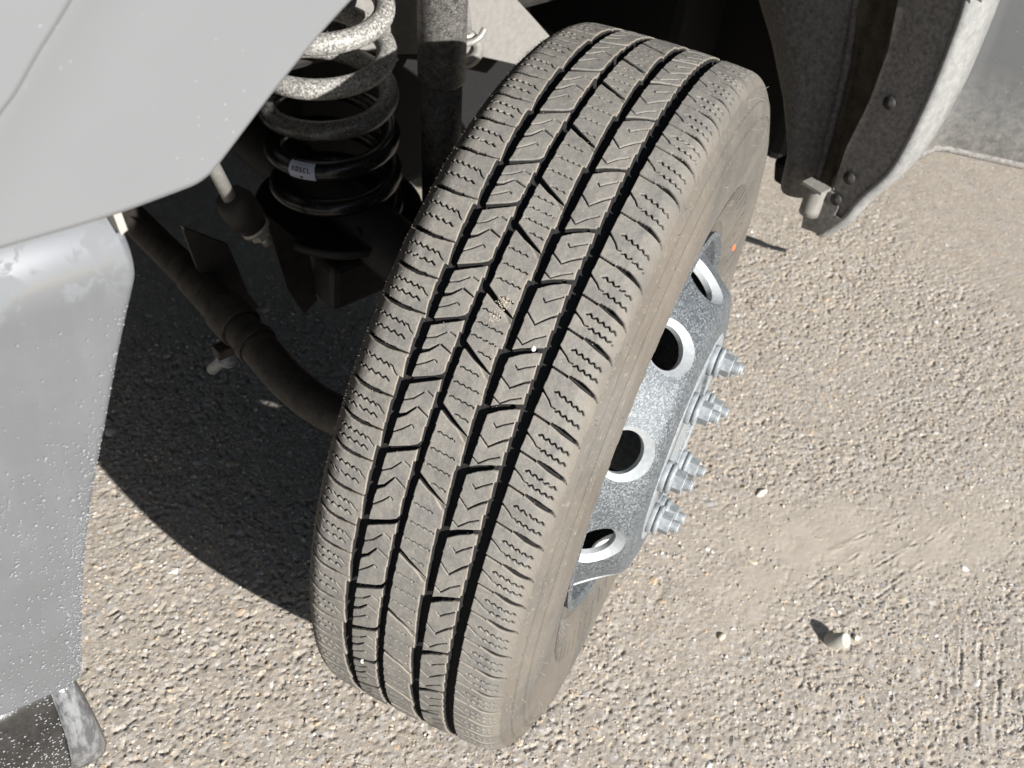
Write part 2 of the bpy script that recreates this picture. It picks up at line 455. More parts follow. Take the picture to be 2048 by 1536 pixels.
# lugs pressed into dust by an earlier tyre, and rake-like scratches
TRACKS = [((.500, -.400), (.295, -.525)), ((.513, -.420), (.310, -.537)), ((.527, -.443), (.333, -.556)), ((.548, -.468), (.350, -.572)), ((.565, -.487), (.385, -.598)), ((.585, -.505), (.41, -.62))]
SCRAPES = [((.31, -.31), (.56, -.33)), ((.36, -.27), (.60, -.30)), ((.33, -.245), (.50, -.255)), ((.42, -.22), (.62, -.255)), ((.27, -.27), (.40, -.29)), ((.46, -.30), (.68, -.31))]
def ground_height(x, y):
    dm = dirt_mask(x, y)
    wx = x + .004 * (vnoise(x * 60 + 9, y * 60 + 9, 21) - .5); wy = y + .004 * (vnoise(x * 60 + 5, y * 60 + 70, 22) - .5)
    a1, a2, ida = worley(wx * 75 + 300, wy * 75 + 300, 31)     # aggregate set flush in the surface
    b1, b2, idb = worley(wx * 150 + 300, wy * 150 + 300, 32)
    sa = np.clip(1 - (a1 / (.22 + .26 * ida)) ** 2, 0, 1) ** .5 * np.clip((ida - .5) * 3, 0, 1)
    sb = np.clip(1 - (b1 / (.26 + .24 * idb)) ** 2, 0, 1) ** .5 * np.clip((idb - .35) * 2.5, 0, 1)
    stone = np.maximum(sa, sb * .85)
    und = (vnoise(x * 3 + 20, y * 3 + 20, 41) - .5) * .004 + (vnoise(x * 11 + 20, y * 11 + 20, 42) - .5) * .0012
    fine = (vnoise(x * 130 + 20, y * 130 + 20, 43) - .5) * .0003 + (vnoise(x * 260 + 20, y * 260 + 20, 44) - .5) * .0004 + (vnoise(x * 430 + 20, y * 430 + 20, 48) - .5) * .0005
    patch = .35 + .9 * vnoise(x * 7 + 30, y * 7 + 30, 47)
    pit = vnoise(x * 120 + 60, y * 120 + 60, 45); pit = np.clip((pit - .845 + .06 * patch) / .07, 0, 1)
    pit2 = vnoise(x * 230 + 60, y * 230 + 60, 46); pit2 = np.clip((pit2 - .805 + .05 * patch) / .07, 0, 1)
    keep = 1 - .85 * dm
    h = und + fine * (1 - .62 * dm) + keep * (sa * .0005 + sb * .0004 * (1 - sa) - (pit * .0020 + pit2 * .0026) * np.clip(patch, .4, 1))
    h = h + dm * .0008
    for lst, w, dep in ((TRACKS, .0022, .0018), (SCRAPES, .0014, .0016)):
        for (ax, ay), (bx, by) in lst:
            L2 = (bx - ax) ** 2 + (by - ay) ** 2
            t = np.clip(((x - ax) * (bx - ax) + (y - ay) * (by - ay)) / L2, 0, 1)
            dd = np.hypot(x - ax - t * (bx - ax), y - ay - t * (by - ay)) + .004 * (vnoise(x * 45 + 7, y * 45 + 7, 51) - .5)
            br = np.clip((vnoise(t * 14 + ax * 900, t * 0 + ay * 700, 52) - .30) * 4, 0, 1) * np.clip(np.minimum(t, 1 - t) * 8, 0, 1)
            h = h - np.clip(1 - np.abs(dd) / w, 0, 1) * dep * br + np.exp(-((np.abs(dd) - 2 * w) / w) ** 2) * .0010 * br
    return h - .0012, stone * keep, dm, np.where(sa > sb * .85, ida, idb)

def axis_coords(lo, hi, step, far, lof):
    core = np.arange(lo, hi + step / 2, step)
    g = [step * 1.03]
    while sum(g) < far: g.append(g[-1] * (1.03 if sum(g) < .9 else 1.25))
    g = np.cumsum(g)
    return np.concatenate([lo - g[::-1], core, hi + g])

gx = axis_coords(-.74, 1.10, .0022, 90, 0); gy = axis_coords(-.70, .50, .0022, 90, 0)
GX, GY = np.meshgrid(gx, gy, indexing='ij')
# the dense patch is turned so that it follows the strip of yard beside the truck
ca, sa_ = math.cos(math.radians(-14)), math.sin(math.radians(-14))
WX = GX * ca - GY * sa_ + .04; WY = GX * sa_ + GY * ca + .06
H, ST, DM, TI = ground_height(np.clip(WX, -9, 9), np.clip(WY, -9, 9))
out = (np.abs(WX) > 4) | (np.abs(WY) > 4)
H[out] = 0
sx = np.gradient(gx)[:, None]; sy = np.gradient(gy)[None, :]
H = H * np.clip(1.6 - np.maximum(sx, sy) / .0065, 0, 1)
nx, ny = GX.shape
idx = np.arange(nx * ny).reshape(nx, ny)
Q = np.stack([idx[:-1, :-1], idx[1:, :-1], idx[1:, 1:], idx[:-1, 1:]], -1).reshape(-1, 4)
me = mesh_np('ground', np.stack([WX, WY, H], -1).reshape(-1, 3), Q)
for nm, A in (('stone', ST), ('dirt', DM), ('tint', TI)):
    a = me.attributes.new(nm, 'FLOAT', 'POINT'); a.data.foreach_set('value', A.astype(np.float32).ravel())
ground = tag(obj('ground', me, M_GROUND), kind='structure')

# loose and half-sunk stones: one uncountable mass, instanced on points
def gravel():
    n = 80000
    P = rng.random((n, 2)) * [2.3, 1.9] + [-.85, -.9]
    cam_ok = np.ones(n, bool)
    dm = dirt_mask(P[:, 0], P[:, 1])
    P = P[(rng.random(n) > dm * .96) & cam_ok]
    n = len(P)
    sc = .0009 + .0026 * rng.random(n) ** 2.4
    big = rng.random(n) < .06
    sc[big] = .0030 + .0055 * rng.random(big.sum()) ** 2
    h, _, _, _ = ground_height(P[:, 0], P[:, 1])
    me = bpy.data.meshes.new('loose_gravel')
    me.vertices.add(n)
    me.vertices.foreach_set('co', np.stack([P[:, 0], P[:, 1], h - sc * np.where(sc > .003, 0.22 + .30 * rng.random(n), .02 + .32 * rng.random(n))], -1).astype(np.float32).ravel())
    for nm, A in (('size', sc), ('tint', rng.random(n))):
        a = me.attributes.new(nm, 'FLOAT', 'POINT'); a.data.foreach_set('value', A.astype(np.float32))
    a = me.attributes.new('turn', 'FLOAT_VECTOR', 'POINT'); a.data.foreach_set('vector', (rng.random((n, 3)) * np.where(sc > .003, .12, .8)[:, None] ** [1, 1, 0] * [1, 1, 6.28]).astype(np.float32).ravel())
    a = me.attributes.new('stretch', 'FLOAT_VECTOR', 'POINT')
    sv = np.stack([sc * (.8 + .7 * rng.random(n)), sc * (.7 + .5 * rng.random(n)), sc * np.where(sc > .003, .45, .42 + .3 * rng.random(n))], -1)
    a.data.foreach_set('vector', sv.astype(np.float32).ravel())
    o = obj('loose_gravel', me)
    g = bpy.data.node_groups.new('scatter_stones', 'GeometryNodeTree')
    g.interface.new_socket('Geometry', in_out='INPUT', socket_type='NodeSocketGeometry')
    g.interface.new_socket('Geometry', in_out='OUTPUT', socket_type='NodeSocketGeometry')
    nd = g.nodes; lk = g.links.new
    gi, go = nd.new('NodeGroupInput'), nd.new('NodeGroupOutput')
    inst = nd.new('GeometryNodeInstanceOnPoints')
    j = nd.new('GeometryNodeGeometryToInstance')
    for v in range(5):
        s = nd.new('GeometryNodeMeshIcoSphere'); s.inputs['Radius'].default_value = 1; s.inputs['Subdivisions'].default_value = 2
        sp = nd.new('GeometryNodeSetPosition'); ns = nd.new('ShaderNodeTexNoise'); ns.noise_dimensions = '4D'
        ns.inputs['W'].default_value = 13.7 * v; ns.inputs['Scale'].default_value = .85; ns.inputs['Detail'].default_value = 2.5
        vm = nd.new('ShaderNodeVectorMath'); vm.operation = 'SUBTRACT'; vm.inputs[1].default_value = (.5, .5, .5)
        v2 = nd.new('ShaderNodeVectorMath'); v2.operation = 'SCALE'; v2.inputs['Scale'].default_value = 1.7
        lk(ns.outputs['Color'], vm.inputs[0]); lk(vm.outputs[0], v2.inputs[0]); lk(v2.outputs[0], sp.inputs['Offset'])
        mt = nd.new('GeometryNodeSetMaterial'); mt.inputs['Material'].default_value = M_STONE
        lk(s.outputs[0], sp.inputs['Geometry']); lk(sp.outputs[0], mt.inputs['Geometry']); lk(mt.outputs[0], j.inputs[0])
    inst.inputs['Pick Instance'].default_value = True
    for nm, typ, sock in (('turn', 'FLOAT_VECTOR', 'Rotation'), ('stretch', 'FLOAT_VECTOR', 'Scale')):
        na = nd.new('GeometryNodeInputNamedAttribute'); na.data_type = typ; na.inputs['Name'].default_value = nm
        lk(na.outputs['Attribute'], inst.inputs[sock])
    lk(gi.outputs[0], inst.inputs['Points']); lk(j.outputs[0], inst.inputs['Instance']); lk(inst.outputs[0], go.inputs[0])
    md = o.modifiers.new('scatter', 'NODES'); md.node_group = g
    me.materials.append(M_STONE)
    tag(o, 'loose grey and tan pebbles scattered over the dusty asphalt', 'gravel', kind='stuff')
gravel()

# ------------------------------------------------------------------ truck root
truck = bpy.data.objects.new('pickup_truck', None)
SC.collection.objects.link(truck)
tag(truck, 'silver grey heavy pickup truck with chrome bumper and front wheel steered outward', 'truck')

# ------------------------------------------------------------------ wheel
WB = np.array([[-0.5700, -0.7040, 0.4226], [-0.2658, -0.3283, -0.9063], [0.7771, -0.6293, 0.0]])
u_, s_, vt_ = np.linalg.svd(WB); WB = u_ @ vt_
WM = Matrix([[*WB[i], (0, 0, .404)[i]] for i in range(3)] + [[0, 0, 0, 1]])
wheel = obj('wheel', None, None, truck)
wheel.matrix_local = WM
DOWN = math.atan2(-WB[2, 1], -WB[2, 0])       # wheel-frame angle that points at the ground

RT = .404
def tyre_profile(u):
    """arc length across the tread (m) -> radius, axial, normal (nr, nz)"""
    u0, rad = .082, .024
    a = np.clip((np.abs(u) - u0) / rad, 0, None)
    r = RT - .0028 * (np.clip(np.abs(u), 0, u0) / u0) ** 2.2 - rad * (1 - np.cos(a))
    z = np.sign(u) * (np.clip(np.abs(u), 0, u0) + rad * np.sin(a))
    return r, z, np.cos(a), np.sign(u) * np.sin(a)

def tread():
    ds, du = .00056, .00060
    S = np.arange(-.480, .585, ds); U = np.arange(-.108, .1081, du)
    SS, UU = np.meshgrid(S * 1000, U * 1000, indexing='ij')    # mm
    D = np.zeros(SS.shape); E = np.zeros(SS.shape)
    wob = (vnoise(SS / 9 + 90, UU / 9 + 90, 61) - .5) * .5
    # measured positions of the cross grooves round the tyre
    rib2 = [-466, -402, -330, -252.8, -180.9, -115.5, -67.9, -9.2, 40.2, 92.5, 155.2, 226.4, 298.9, 357.2, 414.5, 476.9, 540, 610]
    rib4 = [-470, -402, -340, -272, -205.6, -135.8, -69.3, -19.7, 42.2, 91.4, 145.2, 205.3, 276.4, 346.9, 413.1, 471.4, 535, 600]
    ctr = [-500, -435, -369.3, -304.6, -247.9, -176.4, -109.4, -61.1, -1.4, 48.1, 102.8, 165.4, 240.0, 309.6, 371.6, 435, 500, 560, 625]
    shl = [-500, -465, -428, -390, -350, -310, -270.3, -227.5, -191.0, -155.8, -117.2, -73.2, -29.8, 4.5, 36.2, 71.8, 110.8, 141.1, 170.5, 204.0, 235.2, 266, 293.7, 328.8, 358.9, 391, 424, 457, 490, 524, 558, 592]
    shr = [-520, -483, -446, -410, -373, -334.5, -295.1, -258.4, -221.3, -187.3, -149.4, -106.7, -61.6, -25.4, 5.5, 39.0, 80.0, 112.7, 143.1, 177.0, 209.5, 239.0, 269.5, 302.9, 334.8, 367.4, 398.9, 431, 463, 496, 530, 563, 597]
    def phase(arr):
        arr = np.array(arr, float); i = np.clip(np.searchsorted(arr, S * 1000) - 1, 0, len(arr) - 2)
        return ((S * 1000 - arr[i]) / (arr[i + 1] - arr[i]))[:, None]
    p2, p4, pc, pl, pr = phase(rib2), phase(rib4), phase(ctr), phase(shl), phase(shr)
    fr = lambda x: x - np.floor(x)
    # the four long grooves: jagged edges, sloped wall on one side, dust and sunlight tinted in
    grooves = [(-60.0 + 3.0 * fr(p2) ** 3 + .8 * fr(p2 * 3), -49.0 - .5 * fr(p2 * 4)),
               (-24.4 + .9 * fr(p2 * 4) + 1.0 * fr(p2) ** 4, -15.3 - .7 * fr(pc * 4)),
               (11.6 + 3.0 * fr(p4 + .02) ** 1.5 + .5 * fr(pc * 4), 22.8 - .6 * fr(p4 * 4)),
               (46.6 + 1.5 * fr(p4 * 4) , 58.8 - .7 * fr(pr * 2))]
    for L, R in grooves:
        dl = UU + wob - L; dr = R - UU - wob
        d = 9.5 * np.clip(np.minimum(np.clip(dl / 1.0, 0, None), np.clip(dr / .8, 0, None)), 0, 1)
        D = np.maximum(D, d)
        E = np.maximum(E, np.clip(1.2 - np.abs(dl + .35) / .75, 0, 1) * (.55 + .3 * np.clip(wob * 4, -1, 1)))
        E = np.maximum(E, np.clip(1 - np.abs(dr + .3) / .6, 0, 1) * .35)
        mar = np.clip(1 - np.abs(dl + 1.6) / 2.6, 0, 1) * np.clip((vnoise(SS / 6 + 40, UU / 3 + 40, 66) - .25) * 1.6, 0, 1) * .5
        E = np.maximum(E, mar)
    def line(pts, wid, dep, soft=.42, dust=.0):
        """pts (s,u) mm; wid per point; one cut along the polyline"""
        if not hasattr(wid, '__len__'): wid = [wid] * len(pts)
        if not hasattr(dep, '__len__'): dep = [dep] * len(pts)
        for k in range(len(pts) - 1):
            (s0, u0), (s1, u1) = pts[k], pts[k + 1]
            m = max(wid) + 2
            i0, i1 = np.searchsorted(S * 1000, [min(s0, s1) - m, max(s0, s1) + m]); j0, j1 = np.searchsorted(U * 1000, [min(u0, u1) - m, max(u0, u1) + m])
            if i1 <= i0 or j1 <= j0: continue
            ss, uu = SS[i0:i1, j0:j1], UU[i0:i1, j0:j1]
            l2 = (s1 - s0) ** 2 + (u1 - u0) ** 2 + 1e-9
            t = np.clip(((ss - s0) * (s1 - s0) + (uu - u0) * (u1 - u0)) / l2, 0, 1)
            dist = np.hypot(ss - s0 - t * (s1 - s0), uu - u0 - t * (u1 - u0))
            hw = (wid[k] + t * (wid[k + 1] - wid[k])) / 2
            dp = dep[k] + t * (dep[k + 1] - dep[k])
            v = dp * np.clip((hw - dist) / soft + .5, 0, 1)
            D[i0:i1, j0:j1] = np.maximum(D[i0:i1, j0:j1], v)
            if dust:
                lit_dust = np.clip(1 - np.abs(dist - hw - .1) / 1.0, 0, 1) * (ss > s0 + t * (s1 - s0)) * dust  # tan on the lower side only: dust, with the sunlit wall painted in
                E[i0:i1, j0:j1] = np.maximum(E[i0:i1, j0:j1], lit_dust)
    jit = lambda a=.5: (rnd.random() - .5) * a
    def zig(p0, p1, period=6.8, amp=1.15, gaps=True, wid=1.35):
        """zig-zag sipe: short flats joined by steeper drops, broken here and there"""
        (s0, u0), (s1, u1) = p0, p1
        n = max(1, int(round(abs(u1 - u0) / period)))
        pts = []
        for q in range(n):
            for f, off in ((0, -amp * .62), (.14, -amp * .50), (.50, amp * .62), (.62, amp * .66), (.92, -amp * .58)):
                t = (q + f) / n
                pts.append((s0 + (s1 - s0) * t + (-off), u0 + (u1 - u0) * t))
        pts.append((s1, u1))
        w = [wid * (.7 if i % 5 == 0 else 1.05) for i in range(len(pts))]
        if gaps:
            k = 0
            while k < len(pts) - 1:
                m = min(len(pts), k + rnd.choice((5, 6, 5, 10)))
                line(pts[k:m], w[k:m], 3.0); k = m - 1 if rnd.random() < .35 else m
        else: line(pts, w, 2.6)
    for a, b in zip(rib2[:-1], rib2[1:]):
        f = (b - a) / 49.5
        line([(a, -50), (a - 5, -39.8), (a - 9.8, -29.7), (a - 13.3, -24), (a - 17, -21)], [5.2, 4.2, 3.6, 3.8, 5.0], [8, 8, 7.5, 6.5, 8], dust=.55)
        o = lambda l: [(a + q * f + jit(.4), w) for q, w in l]
        line(o([(13.2, -48.7), (9.9, -41.4), (3.9, -34.6)]), [.8, 1.0, .85], 2.4); line(o([(2.4, -31.8), (4.0, -26.0)]), .9, 2.2)
        line(o([(25.3, -50.5), (21.8, -43.4), (14.8, -36.7)]), [3.4, 1.9, 1.1], 4.0); line(o([(14.3, -35.2), (18.0, -24.6)]), [1.5, .9], 3)
        line(o([(36.7, -49.8), (31.8, -42), (27.3, -36.4)]), [.8, 1.0, .9], 2.4); line(o([(27.2, -35.2), (28.4, -33)]), .9, 2)
    for a, b in zip(rib4[:-1], rib4[1:]):
        f = (b - a) / 49.5
        line([(a, 21.5), (a - 5.5, 29.7), (a - 10.4, 40.2)], [5.6, 4.6, 3.6], [8, 8, 7], dust=.6)
        line([(a - 10.4, 40.2), (a - 13.5, 50)], [3.4, 4.8], [2.6, 2.4], soft=.8, dust=.9)
        i0, i1 = np.searchsorted(S * 1000, [a - 22, a - 4]); j0, j1 = np.searchsorted(U * 1000, [36, 50])
        o = lambda l: [(a + q * f + jit(.4), w) for q, w in l]
        line(o([(7.4, 30), (9.5, 33), (6, 38), (1.6, 45.4)]), [.9, 1.1, .95, .8], 2.4)
        line(o([(19.2, 22), (25.8, 32.1)]), [1.1, .9], 3); line(o([(25.8, 32.1), (21.4, 37.2), (17.6, 42), (13.2, 49.5)]), [1.0, 1.3, 1.6, 2.4], [2.8, 2.8, 2.4, 1.6], dust=.3)
        line(o([(37.1, 21.6), (40.6, 28.4)]), .95, 2.6); line(o([(40.6, 28.8), (34.7, 35.9), (30.2, 44)]), [.95, .95, .8], 2.4)
    for a, b in zip(ctr[:-1], ctr[1:]):
        f = (b - a) / 49.5
        line([(a - 1, -17), (a + 7, -4), (a + 15.6, 13)], [4.8, 3.9, 1.1], [7, 6.5, 4], dust=.45)
        line([(a + 6, -4), (a + 18.8, 12.4)], [1.0, 3.2], [.5, 1.3], soft=.9, dust=.8)
        for q, ua, ub in ((.34, -14, 4.5), (.58, -13.5, 9.5), (.81, -13.5, 9.5), (1.04, -4.5, 9.5)):
            s = a + q * (b - a)
            line([(s - .4, -15.5), (s + .3, -13.8)], .35, 1.0)
            zig((s - 1, ua + jit(2)), (s + 1.4, ub + jit(2)), 6.2, .75, True, .85)
            line([(s + 1, ub), (s + 1.4, 12.5)], .3, .8)
    for a, b in zip(shr[:-1], shr[1:]):
        f = (b - a) / 31.5
        line([(a, 58), (a + 1.5, 65), (a + 3.2, 72.8)], [1.8, 1.6, 1.8], 3.6, dust=.6)
        line([(a + 2.9, 75.2), (a + 5.6, 85.5), (a + 10.2, 99.6)], [2.3, 4.5, 3.0], [5.5, 7, 6], dust=.6)
        line([(a + 11.2, 101.6), (a + 15.8, 107.5)], [2.4, .4], [3, .6], dust=.4)
        line([(a + 15.5 * f, 57.5), (a + 17 * f, 60.5), (a + 20.5 * f, 66), (a + 23.6 * f, 69.2), (a + 24.0 * f, 73)], [2.6, 1.2, 1.15, 1.0, .9], [4, 3, 2.6, 2.6, 2.4])
        zig((a + 24.6 * f, 73.4), (a + 30.0 * f, 98), 6.6, 1.5, True, 1.4)
        zig((a + 13.4 * f, 67.5 + jit()), (a + 20.8 * f, 97.5), 6.6, 1.5, True, 1.4)
        line([(a + 22.5 * f, 99.5), (a + 30 * f, 103), (a + 37 * f, 106.5), (a + 40 * f, 107.4)], .45, .7); line([(a + 32 * f, 99.5), (a + 40 * f, 106.5)], .45, .7)
        i0, i1 = np.searchsorted(S * 1000, [a + 19 * f, a + 21 * f])
    for a, b in zip(shl[:-1], shl[1:]):
        f = (b - a) / 33
        line([(a, -58), (a + .4, -66), (a + .6, -72)], [1.2, 1.8, 2.2], [2, 3.5, 4], dust=.9)
        line([(a + .4, -72), (a + .6, -79), (a - 1.3, -92.6), (a - 5, -106)], [3.0, 3.2, 3.6, 3.6], [5, 6, 6.5, 6], dust=.5)
        zig((a + 13.0 * f, -71), (a + 9.5 * f, -103), 6.6, 1.4, True, 1.3)
        line([(a + 17.5 * f, -62), (a + 16 * f, -65), (a + 12.6 * f, -68.5), (a + 12 * f, -71.5)], [.5, 1.0, 1.1, .95], 2.6)
        zig((a + 22.8 * f, -67), (a + 19.5 * f, -103), 6.6, 1.4, True, 1.3)
    # worn, faintly pitted surface
    rough = (vnoise(SS / 2.2 + 70, UU / 2.2 + 70, 71) - .5) * .16 + (vnoise(SS / 14 + 70, UU / 5 + 70, 72) - .5) * .22
    Hm = -D + rough
    # small rounding at the shoulders of every cut
    r, z, nr, nz = tyre_profile(U)
    rad = r[None] + Hm / 1000 * nr[None]; zz = z[None] + Hm / 1000 * nz[None]
    ang = S / RT
    X = rad * np.cos(ang)[:, None]; Y = rad * np.sin(ang)[:, None]
    ns, nu = X.shape
    idx = np.arange(ns * nu).reshape(ns, nu)
    Q = np.stack([idx[:-1, :-1], idx[1:, :-1], idx[1:, 1:], idx[:-1, 1:]], -1).reshape(-1, 4)
    V = np.stack([X, Y, zz], -1).reshape(-1, 3)
    # the hidden rear of the tyre: same section, only the long grooves
    a0, a1 = ang[-1], ang[0] + 2 * math.pi
    A2 = np.linspace(a0, a1, 260); U2 = np.concatenate([np.linspace(-.108, .108, 110)])
    r2, z2, nr2, nz2 = tyre_profile(U2)
    D2 = np.zeros_like(U2)
    for lo, hi in ((-58, -49.6), (-22.4, -16), (15.5, 22.2), (49, 58.4)):
        D2 = np.where((U2 * 1000 > lo) & (U2 * 1000 < hi), .0082, D2)
    slot = ((np.arange(260) % 3 == 0)[:, None] & (np.abs(U2)[None] > .062)) * .004
    D2 = np.maximum(D2[None] + 0 * slot, slot)
    rr = r2[None] - D2 * nr2[None]; z3 = z2[None] - D2 * nz2[None]
    V2 = np.stack([rr * np.cos(A2)[:, None], rr * np.sin(A2)[:, None], z3], -1).reshape(-1, 3)
    i2 = np.arange(V2.shape[0]).reshape(len(A2), len(U2)) + len(V)
    Q2 = np.stack([i2[:-1, :-1], i2[1:, :-1], i2[1:, 1:], i2[:-1, 1:]], -1).reshape(-1, 4)
    me = mesh_np('tread', np.concatenate([V, V2]), np.concatenate([Q, Q2]))
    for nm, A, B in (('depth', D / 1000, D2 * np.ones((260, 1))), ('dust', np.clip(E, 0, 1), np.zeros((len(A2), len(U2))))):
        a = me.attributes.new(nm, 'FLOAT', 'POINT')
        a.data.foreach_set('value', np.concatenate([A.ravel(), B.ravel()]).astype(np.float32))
    return me

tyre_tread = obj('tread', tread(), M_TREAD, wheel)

def sidewall():
    m = MB()
    for sg in (1, -1):
        pr = [(.3905, .1018), (.3875, .1042), (.383, .1068), (.3795, .1090), (.3785, .1079), (.3770, .1080), (.3762, .1100), (.3745, .1108), (.369, .1128), (.3625, .1150), (.3615, .1136), (.3600, .1138), (.3590, .1158), (.355, .1166), (.3542, .1176), (.3528, .1178), (.352, .1171), (.348, .1178), (.335, .1190), (.320, .1194), (.305, .1184), (.2905, .1165), (.289, .1171), (.287, .1160), (.272, .1130), (.258, .1090), (.2445, .1040), (.243, .1046), (.241, .1025), (.232, .0985), (.224, .094), (.217, .086), (.214, .076)]
        pr = [(r, z) for r, z in pr]
        fine = []
        for (r0, z0), (r1, z1) in zip(pr[:-1], pr[1:]):
            for t in (0, .5): fine.append((r0 + (r1 - r0) * t, (z0 + (z1 - z0) * t) * sg))
        fine.append((pr[-1][0], pr[-1][1] * sg))
        m.lathe(fine, 256)
    # low radial ribs moulded on the outer wall
    for q in range(60):
        a = 2 * math.pi * q / 60
        for w, r0, r1, z0, z1 in ((.006, .268, .286, .1118, .1160),):
            e = np.array([math.cos(a), math.sin(a)]); t = np.array([-e[1], e[0]])
            P = [(*(e * r0 + t * -w * .15), z0), (*(e * r0 + t * w * .15), z0), (*(e * r1 + t * w), z1), (*(e * r1 - t * w), z1)]
            T = [(p[0], p[1], p[2] + .0012) for p in P]
            m.add([(p[0], p[1], p[2] - .002) for p in P] + T, [(4, 5, 6, 7), (0, 1, 5, 4), (1, 2, 6, 5), (2, 3, 7, 6), (3, 0, 4, 7)], False)
    return m.build('sidewall', M_SIDE, wheel)
sidewall()

def whiskers():
    m = MB()
    def hair(p, d, l, r):
        d = Vector(d).normalized(); p = Vector(p)
        e = d.orthogonal().normalized(); f = d.cross(e)
        V = [p + (e * math.cos(a) + f * math.sin(a)) * r for a in (0, 2.09, 4.19)]
        q = p + d * l
        V += [q + (e * math.cos(a) + f * math.sin(a)) * r * .7 for a in (0, 2.09, 4.19)]
        m.add(V, [(0, 1, 4, 3), (1, 2, 5, 4), (2, 0, 3, 5), (3, 4, 5)])
    for q in range(330):
        s = -.33 + .90 * q / 330 + rnd.uniform(-.001, .001)
        u = -.107 + rnd.choice((0, 0, .002))
        r, z, nr, nz = [float(v) for v in tyre_profile(np.array([u]))]
        a = s / RT; e = (math.cos(a), math.sin(a))
        hair((e[0] * (r - .001), e[1] * (r - .001), z), (e[0] * (.8 + rnd.uniform(-.3, .3)), e[1] * .8 + rnd.uniform(-.3, .3), -.9), rnd.uniform(.0012, .0036), .00034)
    for q in range(95):     # outer wall
        a = rnd.uniform(-1.3, 1.75); r = rnd.choice((.384, .378, .366, .345, .335, .262, .25)) + rnd.uniform(-.004, .004)
        zz = np.interp(-r, [-.3905, -.378, -.362, -.335, -.305, -.272, -.2445], [.1018, .109, .115, .119, .1184, .113, .104])
        e = (math.cos(a), math.sin(a)); tilt = rnd.uniform(.2, 1.2)
        hair((e[0] * r, e[1] * r, zz - .0005), (e[0] * tilt + rnd.uniform(-.5, .5), e[1] * tilt + rnd.uniform(-.5, .5), 1.0), rnd.uniform(.003, .009), .00035)
    o = m.build('rubber_whiskers', M_WHISK, wheel); o['kind'] = 'stuff'
whiskers()

def grit():
    m = MB()
    def grain(s_, u_, r):
        rr, z, nr, nz = [float(v) for v in tyre_profile(np.array([u_ / 1000]))]
        a = s_ / 1000 / RT; e = Vector((math.cos(a), math.sin(a), 0)); t = Vector((-e.y, e.x, 0))
        c = e * (rr + r * .2) + Vector((0, 0, z))
        V = [c + e * r * rnd.uniform(.5, 1), c - e * r]
        for q in range(5):
            b = q * 2 * math.pi / 5 + rnd.uniform(-.3, .3); w = r * rnd.uniform(.7, 1.2)
            V.append(c + t * math.cos(b) * w + Vector((0, 0, math.sin(b) * w)))
        m.add(V, [(0, 2 + q, 2 + (q + 1) % 5) for q in range(5)] + [(1, 2 + (q + 1) % 5, 2 + q) for q in range(5)], False)
    for (cs, cu, n, w) in ((4, 2, 120, 3.2), (19, -1, 90, 3.0)):
        for q in range(n): grain(cs + rnd.gauss(0, w), cu + rnd.gauss(0, w), rnd.uniform(.00025, .0006))
    for q in range(620):
        u_ = rnd.uniform(-95, 95)
        if any(lo < u_ < hi for lo, hi in ((-62, -47), (-26, -13), (10, 25), (45, 61))): continue
        grain(rnd.uniform(-330, 520), u_, rnd.uniform(.0002, .00045))
    o = m.build('embedded_grit', M_PEBTAN, wheel); o['kind'] = 'stuff'
grit()

def rim():
    m = MB()
    # one closed section: flange, barrel, cone-shaped disc with thickness, hub bore
    m.lathe([(.2285, .101), (.231, .107), (.226, .1095), (.2195, .104), (.2165, .094), (.213, .089), (.2095, .0915), (.207, .0945), (.198, .1065), (.189, .1185), (.180, .1305), (.1735, .1392), (.170, .1428), (.1655, .1450), (.150, .1490), (.138, .1505), (.075, .1505), (.072, .147), (.072, .136), (.075, .135),
             (.134, .137), (.150, .1352), (.160, .1305), (.170, .1205), (.180, .108), (.190, .0950), (.1965, .084), (.1985, .07), (.195, .03), (.1955, .018), (.204, -.040), (.210, -.080), (.2285, -.101), (.231, -.107), (.236, -.105), (.234, -.095), (.2185, -.076), (.2135, -.070), (.203, .020), (.2185, .076)], 200, close=True)
    base = m.build('rim', M_RIM, wheel)
    cut = MB()
    nrm = Vector((.78, 0, .62)).normalized()
    for k in range(10):
        a = math.radians(18.9 + 36 * k)
        e = Vector((math.cos(a), math.sin(a), 0))
        ctr = e * .1895 + Vector((0, 0, .1172)); ax = (e * nrm.x + Vector((0, 0, 1)) * nrm.z).normalized()
        cut.lathe([(.0, -.05), (.0235, -.05), (.0235, -.0075), (.0345, .0035), (.0345, .007), (.0, .007)], 56, org=ctr, axis=ax)
    co = cut.build('hand_hole_cutter', M_BEVEL, wheel)
    md = base.modifiers.new('holes', 'BOOLEAN'); md.operation = 'DIFFERENCE'; md.object = co; md.solver = 'EXACT'; md.material_mode = 'TRANSFER'
    dg = bpy.context.evaluated_depsgraph_get()
    nm = bpy.data.meshes.new_from_object(base.evaluated_get(dg))
    base.modifiers.clear(); base.data = nm
    bpy.data.objects.remove(co)
    nm.polygons.foreach_set('use_smooth', np.ones(len(nm.polygons), bool))
    if hasattr(nm, 'set_sharp_from_angle'): nm.set_sharp_from_angle(angle=math.radians(24))
    return base
rim()

